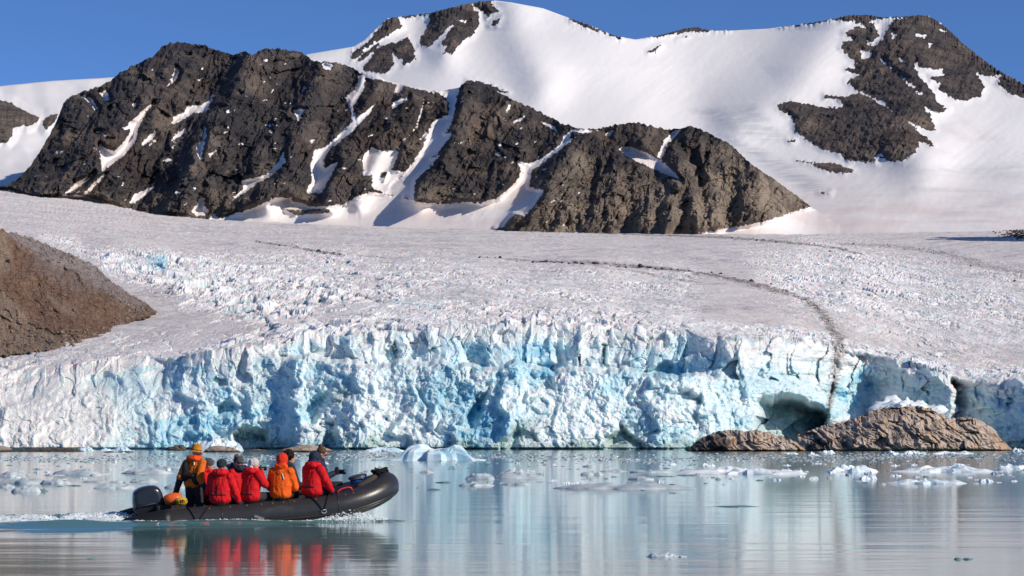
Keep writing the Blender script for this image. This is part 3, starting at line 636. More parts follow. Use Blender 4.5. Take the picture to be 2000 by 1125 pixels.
# foot of the front goes on under water
Pu = P[0].copy(); Pu[:, 2] = -6; Pu[:, 1] += 4
P = np.concatenate([Pu[None], P], 0)
f1 = lambda a: np.concatenate([a[:1], a], 0)
me = np_mesh('glacier', P, grid_quads(*P.shape[:2]), face_mean(f1(np.where(isc > 0.5, 1, serac))) < 0.12, {k: f1(v) for k, v in dict(blue=blue, cream=cream, teal=teal, dirt=dirt, gray=gray, white=white, crack=crack, cliff=isc).items()})
t = NT('glacier_ice')
streak = t.noise(0.9, 6, 0.65, vec=t.map((0.16, 0.05, 0.5)))
streak2 = t.noise(1.0, 6, 0.7, vec=t.map((0.35, 0.045, 0.2), (0, 0, R(14))))
n1 = t.noise(0.5, 7, 0.65); n2 = t.noise(0.12, 6, 0.6)
surf = t.mix(t.step(streak2, 0.3, 0.7), (0.76, 0.685, 0.635), (0.91, 0.87, 0.835))
surf = t.mix(t.math('MULTIPLY', t.attr('gray'), t.step(streak, 0.25, 0.62)), surf, (0.46, 0.415, 0.415))
surf = t.mix(t.math('MULTIPLY', t.step(streak2, 0.58, 0.72), t.math('MULTIPLY', t.attr('gray'), 0.95)), surf, (0.22, 0.19, 0.185))
surf = t.mix(t.attr('white'), surf, (0.90, 0.90, 0.90))
face = t.mix(t.step(n1, 0.3, 0.7), (0.77, 0.86, 0.885), (0.90, 0.92, 0.92))
face = t.mix(t.math('MULTIPLY', t.attr('cream'), 0.85), face, t.mix(t.step(n2, 0.3, 0.7), (0.82, 0.79, 0.74), (0.72, 0.68, 0.65)))
col = t.mix(t.attr('cliff'), surf, face)
bl = t.math('MULTIPLY', t.attr('blue'), t.step(t.noise(0.3, 6, 0.65), 0.15, 0.65, 0.45, 1.15), clamp=True)
col = t.mix(bl, col, t.ramp(bl, [(0.0, (0.76, 0.90, 0.92)), (0.35, (0.50, 0.79, 0.86)), (0.7, (0.33, 0.65, 0.77)), (1.0, (0.16, 0.47, 0.66))]))
col = t.mix(t.math('MULTIPLY', t.attr('teal'), t.step(n2, 0.25, 0.65, 0.5, 1.0)), col, t.mix(t.step(n1, 0.35, 0.65), (0.15, 0.26, 0.25), (0.42, 0.55, 0.52)))
col = t.mix(t.math('MULTIPLY', t.attr('crack'), t.step(n1, 0.2, 0.7)), col, (0.30, 0.29, 0.29))
col = t.mix(t.math('MULTIPLY', t.attr('dirt'), t.step(t.noise(0.35, 7, 0.7), 0.25, 0.6)), col, t.mix(n1, (0.16, 0.125, 0.105), (0.30, 0.25, 0.22)))
vein = t.step(t.noise(0.55, 6, 0.7, vec=t.map((0.8, 0.3, 0.22)), dist=1.2), 0.62, 0.72, 0, 0.45)
col = t.mix(t.math('MULTIPLY', vein, t.attr('cliff')), col, (0.42, 0.40, 0.38))
nrm = t.bump(t.math('ADD', n1, t.math('MULTIPLY', t.noise(1.8, 6, 0.7), 0.5)), 0.75, 0.9)
M_GLACIER = t.out(col, 0.55, nrm, 0.3)
t.b.inputs['Subsurface Weight'].default_value = 0.6
t.b.inputs['Subsurface Radius'].default_value = (0.35, 0.9, 1.2)
t.b.inputs['Subsurface Scale'].default_value = 1.2
glacier = tag(link('glacier', me, M_GLACIER), 'wide crevassed glacier ending in a white and blue ice cliff at the water', kind='structure')
GL = dict(px=px, PX=PX, PY=PY, P=P[1:], NC=NC)
def glacier_point(x_px, y_px):
    """world point of the glacier surface seen at a pixel"""
    c = int(np.argmin(np.abs(GL['px'] - x_px)))
    r = int(np.argmin(np.abs(GL['PY'][:, c] - y_px)))
    return Vector(GL['P'][r, c])

# ================================================================== MORAINE SLOPE at the left
mo_top = curve([(-500, 330), (-200, 410), (0, 449), (30, 455), (60, 463), (100, 482), (140, 497), (165, 509), (190, 520), (205, 540), (230, 557), (255, 575), (275, 586), (292, 597), (302, 606), (330, 612)])
mo_bot = curve([(-500, 780), (-200, 712), (0, 690), (60, 684), (120, 675), (170, 664), (205, 656), (215, 646), (250, 628), (285, 616), (300, 611), (330, 612)])
px = np.concatenate([np.arange(-500, -30, 14), np.arange(-30, 305.1, 1.6)]); vt = np.linspace(0, 1, 170)
PX = np.repeat(px[None, :], len(vt), 0)
jit = fbm(px / 12, px * 0, 4, 151) * 7
PB = mo_bot(px) + 5 + fbm(px / 9, px * 0 + 3, 4, 159) * 5; PT = np.minimum(mo_top(px) + jit, PB - 1)
PY = PB[None, :] + (PT - PB)[None, :] * vt[:, None]
gY = np.array([glacier_point(min(max(a, -600), 400), b).y for a, b in zip(px, PB)])
gY = np.convolve(np.pad(gY, 8, mode='edge'), np.ones(17) / 17, 'valid'); gY = np.convolve(np.pad(gY, 30, mode='edge'), np.hanning(61) / np.hanning(61).sum(), 'valid') - 4
PBs = np.convolve(np.pad(PB, 20, mode='edge'), np.hanning(41) / np.hanning(41).sum(), 'valid')
Yb = gY[None, :] + (PBs[None, :] - PY) * np.interp(px, [-500, 0, 330], [0.75, 0.85, 1.6])[None, :]
XW = (PX - 1000) * 0.18; ZW = (690 - PY) * 0.18
run = PX * 0.5 + PY * -1.0
D = -(fbm(XW / 16, ZW / 10, 4, 152) * 7 + ridged((PY - PX * 0.55) / 30 + fbm(PX / 50, PY / 50, 3, 156) * 0.6, (PX + PY) / 160, 4, 153, 0.6) * 4.2 + fbm(XW / 2.5, ZW / 2.5, 4, 154, 0.6) * 1.6 + facets(XW / 1.6, ZW / 1.5, 155)[0] * 0.8)
P = at(PX, PY, Yb + D)
P = back_rows(P, 6, 22, 0.35)
pale = np.zeros(PX.shape)
for p, s in [([(-500, 560), (0, 565), (40, 600), (70, 640), (120, 660), (180, 665), (60, 700), (-500, 800)], 0.75), ([(-20, 450), (10, 452), (25, 500), (20, 530), (-30, 540)], 0.7), ([(88, 576), (100, 580), (155, 612), (145, 622), (120, 606)], 0.85), ([(115, 580), (160, 612), (152, 616)], 0.7)]:
    pale = np.maximum(pale, s * sstep(-8, 8, poly_sd(PX, PY, p, 20)))
dirty = 0.95 * sstep(-7, 7, poly_sd(PX, PY, [(10, 440), (60, 452), (150, 494), (200, 520), (260, 570), (310, 600), (300, 606), (262, 603), (225, 582), (192, 562), (150, 530), (100, 514), (45, 482), (14, 456)], 20) + fbm(PX / 14, PY / 10, 3, 158) * 7)
greyband = np.maximum(0.8 * sstep(-9, 9, poly_sd(PX, PY, [(60, 500), (120, 512), (180, 530), (230, 560), (180, 574), (120, 560), (70, 530)], 20)), 0.0)
icy = np.zeros(PX.shape)
me = np_mesh('moraine', P, grid_quads(*P.shape[:2]), False, dict(pale=ext(pale, 6), grey=ext(greyband, 6), dirty=ext(dirty, 6)))
t = NT('moraine_debris')
nb = t.noise(0.25, 7, 0.7); nf = t.noise(1.3, 6, 0.7)
rill = t.noise(0.8, 6, 0.7, vec=t.map((0.25, 0.25, 0.9), (0, R(28), 0)))
col = t.ramp(nb, [(0.25, (0.100, 0.055, 0.037)), (0.5, (0.205, 0.122, 0.083)), (0.75, (0.33, 0.23, 0.17))])
col = t.mix(t.attr('pale'), col, t.mix(nf, (0.18, 0.13, 0.095), (0.44, 0.34, 0.25)))
col = t.mix(t.math('MULTIPLY', t.attr('grey'), t.step(rill, 0.3, 0.65)), col, (0.215, 0.185, 0.18))
col = t.mix(t.step(rill, 0.6, 0.75, 0, 0.4), col, (0.26, 0.20, 0.16))
col = t.mix(t.step(nf, 0.60, 0.70, 0, 0.6), col, (0.42, 0.345, 0.28))
col = t.mix(t.step(nf, 0.42, 0.34, 0, 0.5), col, (0.06, 0.042, 0.034))
col = t.mix(t.math('MULTIPLY', t.attr('dirty'), t.step(rill, 0.25, 0.6, 0.55, 1.0)), col, t.mix(nb, (0.20, 0.165, 0.16), (0.40, 0.36, 0.355)))
M_MORAINE = t.out(col, 0.95, t.bump(t.math('ADD', nf, t.noise(0.6, 7, 0.75)), 1.0, 0.7), 0.1)
tag(link('moraine_slope', me, M_MORAINE), 'brown slope of moraine rubble beside the glacier at the left edge', kind='structure')
MO = dict(px=px, PX=PX, PY=PY, P=P)
def moraine_point(x, y):
    c = int(np.argmin(np.abs(MO['px'] - x))); r = int(np.argmin(np.abs(MO['PY'][:, c] - y)))
    return Vector(MO['P'][r, c])
# ================================================================== WATER
# boat frame: x along the hull, y to port, z up
BOAT_YAW, BOAT_PITCH = R(13), R(-4.6)
BX, BY = on_water(500, 1017)
BOAT = Matrix.Translation((BX, BY, 0.185)) @ Matrix.Rotation(BOAT_YAW, 4, 'Z') @ Matrix.Rotation(BOAT_PITCH, 4, 'Y') @ Matrix.Rotation(R(4), 4, 'X')
c_, s_ = math.cos(BOAT_YAW), math.sin(BOAT_YAW)
def wake(X, Y):
    """height of the boat's waves and how foamy the water is there"""
    dx, dy = X - BX, Y - BY
    u = dx * c_ + dy * s_; v = -dx * s_ + dy * c_
    h = np.zeros(X.shape); foam = np.zeros(X.shape)
    back = np.clip(-2.2 - u, 0, 60)
    # swell trailing from the near side of the stern, facing the camera
    vc_ = -1.45 - 0.10 * back
    env = (0.5 * sstep(1.2, -0.5, u) + 0.5 * sstep(-1.8, -3.2, u)) * np.exp(-back / 6.5)
    h += env * (0.12 + 0.05 * fbm(X * 0.5, Y * 1.2, 3, 205)) * np.exp(-((v - vc_) / (0.42 + 0.05 * back)) ** 2)
    h -= env * 0.05 * np.exp(-((v - vc_ + 0.95) / 0.5) ** 2)
    vf = 0.9 + 0.16 * back
    h += env * 0.12 * np.exp(-((v - vf) / 0.5) ** 2)
    # churned water behind the motor
    ch = sstep(-2.0, -2.9, u) * np.exp(-back / 7.0) * np.exp(-((v - 0.15) / (0.75 + 0.12 * back)) ** 2)
    n = fbm(X * 1.6, Y * 1.6, 4, 201, 0.6)
    h += ch * (0.10 + 0.14 * n)
    foam = np.maximum(foam, sstep(0.18, 0.6, ch + 0.35 * n * sstep(0.02, 0.2, ch)) * 0.9)
    # bow wave
    d = np.hypot((u - 1.75) / 0.75, (v + 0.72) / 0.42)
    bow = np.exp(-d ** 2)
    h += bow * (0.09 + 0.12 * n)
    foam = np.maximum(foam, sstep(0.25, 0.6, bow + 0.35 * n * sstep(0.03, 0.3, bow)))
    side = sstep(2.1, 1.2, u) * sstep(-3.4, -2.4, u) * np.exp(-((v + 1.13 + 0.06 * np.sin(u * 3)) / 0.09) ** 2)
    h += side * 0.03
    foam = np.maximum(foam, 0.85 * sstep(0.45, 0.85, side + 0.5 * fbm(X * 5, Y * 5, 3, 203)) * side)
    return h, foam
xs = np.unique(np.concatenate([np.linspace(-900, 900, 41), np.linspace(-60, 60, 61), np.linspace(BX - 9, BX - 2.2, 150), np.linspace(BX - 2.2, BX + 3.6, 110)]))
ys = np.unique(np.concatenate([np.linspace(-60, 900, 60), np.linspace(20, 120, 41), np.linspace(BY - 3.5, BY + 2.5, 150)]))
GX, GY = np.meshgrid(xs, ys)
H, FO = wake(GX, GY)
me = np_mesh('water', np.stack([GX, GY, H], -1), grid_quads(*GX.shape), True, dict(foam=FO))
t = NT('fjord_water')
w1 = t.noise(1.0, 4, 0.55, vec=t.map((0.55, 1.5, 1)))
w2 = t.noise(1.0, 3, 0.5, vec=t.map((0.12, 0.4, 1)))
w3 = t.noise(1.0, 2, 0.5, vec=t.map((0.018, 0.03, 1)))
hgt = t.math('ADD', t.math('MULTIPLY', w1, 0.3), w2)
calm = t.step(w3, 0.35, 0.65, 0.55, 1.25)
t.b.inputs['IOR'].default_value = 1.333
fo = t.math('MULTIPLY', t.attr('foam'), t.step(t.noise(9.0, 4, 0.7), 0.32, 0.55))
fo = t.step(fo, 0.12, 0.5)
M_WATER = t.out(t.mix(fo, (0.085, 0.20, 0.205), (0.78, 0.84, 0.85)), t.fmix(fo, 0.07, 0.6), t.bump(hgt, calm, 0.016), 0.5)
tag(link('water', me, M_WATER), 'calm pale fjord water reflecting the ice cliff', kind='structure')
# ================================================================== ROCKS, BOULDERS
def lump_mesh(name, seed, sub=2, sx=1, sy=1, sz=1, rough=0.35, cut=0.25, flat=True):
    """an irregular chunk about 1 across, cut flat in places, standing on z = 0"""
    bm = bmesh.new()
    bmesh.ops.create_icosphere(bm, subdivisions=sub, radius=0.5)
    r = np.random.default_rng(seed)
    V = np.array([v.co[:] for v in bm.verts])
    for k in range(9):                                         # flat faces, like a broken block
        n = r.normal(size=3); n /= np.linalg.norm(n)
        lim = 0.5 - r.uniform(0.05, cut)
        d = V @ n
        V -= np.maximum(d - lim, 0)[:, None] * n
    nz = fbm(V[:, 0] * 3 + seed * 3.7, V[:, 1] * 3 + V[:, 2] * 2.3, 3, seed % 50)
    V *= (1 + rough * nz * 0.5)[:, None]
    V *= np.array([sx, sy, sz])
    V[:, 2] -= V[:, 2].min() * 0.55
    for v, c in zip(bm.verts, V): v.co = c
    me = bpy.data.meshes.new(name); bm.to_mesh(me); bm.free()
    for p in me.polygons: p.use_smooth = not flat
    return me
def rock_mat(name, dark, mid, pale, sc=0.35, orange=0.0):
    t = NT(name)
    n = t.noise(sc, 7, 0.65); m = t.noise(sc * 4, 6, 0.7)
    col = t.ramp(n, [(0.3, dark), (0.5, mid), (0.72, pale)])
    if orange: col = t.mix(t.step(t.noise(sc * 0.45, 5, 0.6), 0.5, 0.68, 0, orange), col, (0.42, 0.23, 0.11))
    col = t.mix(t.step(m, 0.56, 0.7, 0, 0.45), col, pale)
    wet = t.n('SeparateXYZ'); t.put(wet.inputs[0], t.n('NewGeometry').outputs['Position'])
    return t, col, wet.outputs['Z'], m
t, col, zz, m = rock_mat('boulder_rock', (0.035, 0.030, 0.028), (0.075, 0.062, 0.055), (0.17, 0.14, 0.12))
M_BOULDER = t.out(col, 0.9, t.bump(m, 0.8, 0.4), 0.1)
t, col, zz, m = rock_mat('brown_rubble', (0.11, 0.078, 0.060), (0.24, 0.18, 0.14), (0.42, 0.34, 0.275))
M_RUBBLE = t.out(col, 0.95, t.bump(m, 0.8, 0.3), 0.1)
t, col, zz, m = rock_mat('islet_rock', (0.30, 0.235, 0.19), (0.46, 0.385, 0.32), (0.60, 0.52, 0.45), 0.16, 0.45)
col = t.mix(0.6, col, t.ramp(t.attr('tone'), [(0.1, (0.22, 0.185, 0.165)), (0.35, (0.40, 0.33, 0.27)), (0.6, (0.55, 0.46, 0.38)), (0.85, (0.46, 0.28, 0.15))]))
seam = t.noise(0.8, 6, 0.65, vec=t.map((0.35, 0.35, 1.6), (0, R(-32), 0)))
col = t.mix(t.step(seam, 0.58, 0.70, 0, 0.4), col, (0.12, 0.095, 0.08))
col = t.mix(t.math('MULTIPLY', t.attr('crack'), 0.55), col, (0.055, 0.045, 0.04))
col = t.mix(t.math('MULTIPLY', t.attr('joint'), 0.75), col, (0.075, 0.06, 0.052))
col = t.mix(t.attr('black'), col, (0.055, 0.047, 0.043))
col = t.mix(t.step(zz, 0.55, 0.1), col, (0.075, 0.055, 0.03))
M_ISLET = t.out(col, 0.8, t.bump(t.math('ADD', m, t.noise(0.5, 7, 0.7)), 0.6, 0.4), 0.25)

def islet(name, prof, y_base, depth, label, black, seed, step=0.55, rows=90, amp=1.0):
    prof = np.array(prof, float)
    px = np.arange(prof[0, 0], prof[-1, 0] + 0.01, step * 2)
    top = np.interp(px, prof[:, 0], prof[:, 1])
    top = np.minimum(top + fbm(px / 9, px * 0, 4, seed) * 2.2 * amp, y_base - 0.5)
    vt = np.linspace(-0.04, 1, rows)
    Yb = water_Y(y_base)
    PX = np.repeat(px[None, :], rows, 0); V = np.repeat(vt[:, None], len(px), 1)
    PY = y_base + (top - y_base)[None, :] * V
    m = Yb / 4000.0
    wide = np.sqrt(np.clip((px - px[0]) * (px[-1] - px), 0, None)) / (px[-1] - px[0]) * 2
    Y = Yb + depth * (0.55 - 0.55 * wide[None, :]) + depth * 0.55 * wide[None, :] * np.clip(V, 0, 1) ** 1.7
    X = PX * m; Z = (y_base - PY) * m
    w = fbm(X / 6, Z / 4, 3, seed + 1)
    fa, ga = facets((X + 0.9 * Z) / 4.2 + w * 0.4, (Z - X * 0.25) / 2.6, seed + 2)
    fb, gb = facets((X + 0.9 * Z) / 1.5 + w * 0.3, (Z - X * 0.25) / 1.0, seed + 3)
    rr = ridged((X + 1.1 * Z) / 3.2 + w * 0.6, (Z - X) / 11, 4, seed + 4)
    D = -(1.3 * fa + 0.16 * fb + 2.1 * rr + 0.5 * ridged((X + 1.1 * Z) / 1.2 + w * 0.5, (Z - X) / 5, 3, seed + 6) + 0.22 * fbm(X / 0.7, Z / 0.6, 4, seed + 5)) * amp + 0.35 * amp * sstep(0.09, 0.0, ga)
    P = at(PX, PY, Y + D * sstep(-0.02, 0.1, V))
    crack = np.clip(sstep(0.10, 0.0, ga) * 0.7 + sstep(0.06, 0, gb) * 0.3, 0, 1)
    bl = np.zeros(PX.shape)
    for p in black: bl = np.maximum(bl, 0.85 * sstep(-5, 5, poly_sd(PX, PY, p) + w * 5))
    P = back_rows(P, 6, depth * 0.16, 0.55)
    me = np_mesh(name, P, grid_quads(*P.shape[:2]), False, dict(crack=ext(crack, 6), black=ext(bl, 6), tone=ext(np.clip(0.5 + 0.42 * fa + 0.25 * fb + 0.5 * fbm(X / 9, Z / 6, 3, seed + 7), 0, 1), 6), joint=ext(sstep(-0.15, -0.55, rr), 6)))
    return tag(link(name, me, M_ISLET), label, 'rock')
imR = lambda p: zc(p, 1320, 760, 2.941)
BIG = imR([(672, 352), (688, 290), (700, 262), (850, 208), (950, 190), (1080, 150), (1110, 125), (1200, 108), (1330, 98), (1400, 96), (1480, 123), (1560, 163), (1600, 166), (1650, 163), (1720, 165), (1790, 200), (1840, 240), (1860, 280), (1900, 315), (1932, 345), (1940, 356)])
islet('rock_islet', BIG, 880.6, 26, 'large tan and brown rock islet below the ice cliff at right', [imR([(740, 350), (760, 290), (830, 270), (890, 300), (880, 350)]), imR([(930, 290), (990, 300), (990, 330), (940, 330)])], 301)
islet('rock_islet', imR([(58, 352), (90, 325), (130, 288), (240, 240), (300, 236), (350, 234), (400, 245), (450, 232), (500, 243), (560, 260), (640, 280), (700, 310), (735, 340), (748, 356)]), 881.4, 14, 'smaller rounded rock islet left of the large one', [imR([(60, 352), (140, 290), (240, 255), (330, 290), (300, 352)])], 311)
islet('rock_skerry', [(396, 883), (402, 877), (412, 872), (424, 870), (440, 871.5), (455, 874), (466, 879), (471, 883)], 883.0, 7, 'low brown rock just right of the hatted driver', [], 321, rows=40, amp=0.35)
islet('rock_skerry', [(536, 883), (552, 878), (570, 873), (590, 869), (612, 869), (632, 873), (646, 878), (655, 883)], 883.0, 8, 'smooth pinkish brown rock behind the orange and red jackets', [], 331, rows=40, amp=0.35)
islet('rock_skerry', [(474, 881.5), (486, 878.5), (505, 877.5), (522, 879.5), (530, 881.5)], 881.5, 5, 'thin flat rock between the two low brown rocks', [], 341, rows=24, amp=0.2)
islet('rock_ledge', [(-60, 882), (-30, 872), (0, 870), (16, 873), (26, 878), (60, 876), (100, 875.5), (135, 874.5), (152, 877), (166, 882)], 882.0, 9, 'dark rock ledge along the foot of the ice at far left', [[(22, 884), (22, 868), (170, 868), (170, 884)]], 351, rows=40, amp=0.4)
islet('rock_ledge', [(318, 879.5), (328, 874), (345, 869), (358, 869), (362, 874), (366, 879.5)], 879.5, 5, 'small black rock outcrop left of the orange hat', [[(310, 884), (310, 860), (370, 860), (370, 884)]], 361, rows=30, amp=0.5)
for a, b, lab in ((200, 227, 'thin black rock slab breaking the water, the left one of two'), (228, 264, 'thin black rock slab breaking the water, right of its twin')):
    islet('rock_slab', [(a, 883.6), (a + 5, 881.8), ((a + b) / 2, 880.8), (b - 6, 881.6), (b, 883.6)], 883.6, 3, lab, [[(190, 890), (190, 870), (270, 870), (270, 890)]], 371 + a, rows=16, amp=0.1)

boulder_me = [lump_mesh('boulder', 400 + i, 2, 1.0, 0.9, 0.8 + 0.1 * (i % 3), 0.4) for i in range(6)]
def put_boulder(x, y, w, h, label, group, mat_=M_BOULDER, pt=glacier_point, nm='boulder'):
    p = pt(x, y); m = p.y / F_PX
    me = boulder_me[random.randrange(6)]
    if mat_ is not M_BOULDER: me = rub_me[random.randrange(6)]
    o = link(nm, me, mat_)
    o.location = p - Vector((0, 0, 0.1 * h * m)); o.scale = (w * m, w * m * 0.9, h * m * 1.15)
    o.rotation_euler = (random.uniform(-0.2, 0.2), random.uniform(-0.2, 0.2), random.uniform(0, 6.28))
    return tag(o, label, 'boulder', group)
G1 = 'boulders along the debris line across the glacier'
put_boulder(1064, 513, 17, 9, 'dark flat topped boulder at the left of the midglacier boulder row', None)
put_boulder(1164, 517, 19, 9, 'wide rounded boulder in the middle of the midglacier boulder row', None)
put_boulder(1252, 522, 17, 10, 'largest dark boulder at the right of the midglacier boulder row', None)
for x, y, w, h in [(507, 473, 6, 5), (545, 481, 8, 6), (556, 482, 5, 4), (623, 493, 10, 8), (634, 495, 6, 4), (663, 500, 6, 6), (690, 501, 5, 3), (937, 506, 7, 6), (976, 507, 8, 7), (1010, 511, 5, 3), (1040, 513, 6, 6), (1055, 513, 6, 5), (1083, 515, 8, 5), (1098, 515, 9, 6), (1110, 516, 6, 4), (1124, 516, 11, 8),
                   (1138, 517, 9, 6), (1180, 518, 6, 4), (1192, 519, 5, 3), (1208, 521, 12, 6), (1222, 521, 6, 5), (1268, 524, 11, 7), (1280, 525, 6, 4), (1293, 526, 8, 6), (1310, 528, 6, 4), (1325, 529, 5, 4), (1345, 531, 7, 4), (1390, 535, 7, 6), (1408, 537, 8, 6), (1466, 552, 9, 7), (1506, 556, 6, 5), (1430, 466, 6, 4), (1478, 471, 6, 5), (1516, 474, 5, 4),
                   (1590, 477, 5, 4), (1668, 478, 6, 4), (1620, 492, 7, 5), (1198, 456, 6, 4), (1220, 457, 4, 3), (1895, 517, 5, 4), (1981, 549, 7, 6)]:
    put_boulder(x, y, w, h, 'dark boulder resting on the glacier along its thin debris line', G1)
def scatter(name, pts, sizes, mat_, label, sub=1, base=None):
    """many small stones as one mesh"""
    bases = base or [np.array([v.co[:] for v in m_.vertices]) for m_ in stone_me]
    tris = [np.array([p.vertices[:] for p in m_.polygons]) for m_ in (stone_me if base is None else base_me)]
    VV = []; FF = []; off = 0
    for p, s in zip(pts, sizes):
        k = random.randrange(len(bases)); a = random.uniform(0, 6.28)
        b = bases[k] * np.array(s); ca, sa_ = math.cos(a), math.sin(a)
        b = np.stack([b[:, 0] * ca - b[:, 1] * sa_, b[:, 0] * sa_ + b[:, 1] * ca, b[:, 2]], -1)
        VV.append(b + np.array(p)); FF.append(tris[k] + off); off += len(b)
    me = np_mesh(name, np.concatenate(VV), np.concatenate(FF), False)
    return tag(link(name, me, mat_), label, kind='stuff')
stone_me = [lump_mesh('stone', 440 + i, 1, 1, 0.85, 0.75, 0.4) for i in range(6)]
pts, sz = [], []
for L, n in ((lines[0], 120), (lines[1], 650), (lines[2], 150), (lines[3], 90)):
    A = np.array(L)
    for i in range(n):
        k = random.random() ** 0.8 * (len(A) - 1.001); j = int(k); q = A[j] + (A[j + 1] - A[j]) * (k - j)
        x, y = q[0] + random.gauss(0, 3), q[1] + random.gauss(0, q[2] * 0.4)
        if L is lines[1] and y > 700: continue
        p = glacier_point(x, y); s = random.choice((1.5, 2, 2, 2.5, 3.5)) * p.y / F_PX
        pts.append(p); sz.append((s, s, s * 0.8))
scatter('moraine_stones', pts, sz, M_BOULDER, 'line of small dark stones strung across the glacier')
rub_me = [lump_mesh('boulder', 460 + i, 2, 1.0, 0.9, 0.85, 0.35) for i in range(6)]
for x, y, w, h, lab in [(126, 578, 12, 10, 'rounded grey boulder alone in the middle of the brown slope'), (15, 512, 14, 12, 'dark boulder in the pale patch at the left of the slope'), (46, 480, 8, 7, 'dark boulder on the upper edge of the slope'), (142, 503, 11, 8, 'yellowish boulder at the crest of the slope beside the ice')]:
    put_boulder(x, y, w, h, lab, None, M_BOULDER if x == 15 else M_RUBBLE, moraine_point)
edge = curve([(0, 683), (60, 678), (120, 668), (165, 660), (205, 652), (230, 640), (260, 622), (290, 608)])
for i in range(80):
    x = random.uniform(20, 285); y = edge(x) - abs(random.gauss(0, 11)) ; w = random.uniform(4, 11)
    put_boulder(x, y, w, w * 0.8, 'pale brown boulder on the lower edge of the moraine slope', 'boulders along the foot of the moraine slope', M_RUBBLE, moraine_point)
for i in range(34):
    x = random.uniform(100, 300); y = float(mo_top(x)) + abs(random.gauss(4, 12)); w = random.uniform(3, 7)
    put_boulder(x, min(y, float(edge(x))), w, w * 0.8, 'brown boulder on the upper edge of the moraine slope', 'boulders along the upper edge of the moraine slope', M_RUBBLE, moraine_point)
pts, sz = [], []
for i in range(6500):
    x = random.uniform(-60, 318); lo, hi = float(mo_top(x)) + 2, float(mo_bot(x)) - 1
    if hi <= lo: continue
    y = lo + (hi - lo) * random.random() ** (0.55 if random.random() < 0.6 else 1.2)
    if 590 < y < 650 and 90 < x < 230 and random.random() < 0.6: continue
    p = moraine_point(x, y); s = random.choice((1.4, 1.8, 2.2, 2.8, 3.6, 4.6, 6.0 if y > 640 or random.random() < 0.2 else 3.0)) * p.y / F_PX
    pts.append(p); sz.append((s, s, s * 0.8))
scatter('moraine_rubble', pts, sz, M_RUBBLE, 'loose brown stones covering the moraine slope')
# dark knoll beyond the right edge, its shadow and its fallen stones
kn = np.linspace(-1, 1, 60); KX, KY = np.meshgrid(kn, kn)
base = glacier_point(2010, 470); kc = Vector((base.x + 120, base.y + 30, base.z))
KZ = 130 * np.clip(1 - (KX ** 2 + KY ** 2), 0, 1) ** 0.8 * (1 + 0.35 * fbm(KX * 3, KY * 3, 4, 510)) - 12
P = np.stack([kc.x + KX * 95, kc.y + KY * 150, kc.z + KY * 18 + KZ], -1)
me = np_mesh('rock_knoll', P, grid_quads(60, 60), False)
tag(link('rock_knoll', me, M_BOULDER), 'dark rock knoll standing on the glacier beyond the right edge', kind='structure')
pts, sz = [], []
for i in range(420):
    x = 2010 - abs(random.gauss(0, 26)); y = random.gauss(458, 5)
    p = glacier_point(x, y); s = random.choice((2, 3, 4, 6)) * p.y / F_PX
    pts.append(p); sz.append((s, s, s * 0.8))
scatter('knoll_stones', pts, sz, M_BOULDER, 'dark stones fallen onto the shaded snow at the right edge')

# ================================================================== FLOATING ICE
def ice_mat(name, a, b, blue):
    t = NT(name)
    n = t.noise(1.6, 6, 0.65); big = t.noise(0.5, 4, 0.6)
    col = t.mix(t.step(n, 0.3, 0.7), a, b)
    col = t.mix(t.step(big, 0.45, 0.7, 0, 0.75), col, blue)
    return t.out(col, 0.35, t.bump(t.math('ADD', n, t.noise(7.0, 5, 0.7)), 0.5, 0.06), 0.4)
M_FLOE = ice_mat('floe_ice', (0.42, 0.48, 0.51), (0.62, 0.66, 0.68), (0.34, 0.46, 0.50))
M_WHITE = ice_mat('white_ice', (0.74, 0.82, 0.85), (0.90, 0.92, 0.92), (0.58, 0.78, 0.84))
M_GREEN = ice_mat('clear_green_ice', (0.10, 0.22, 0.21), (0.22, 0.36, 0.34), (0.07, 0.17, 0.16))
M_BERG = ice_mat('berg_ice', (0.55, 0.76, 0.84), (0.84, 0.90, 0.92), (0.30, 0.62, 0.78))
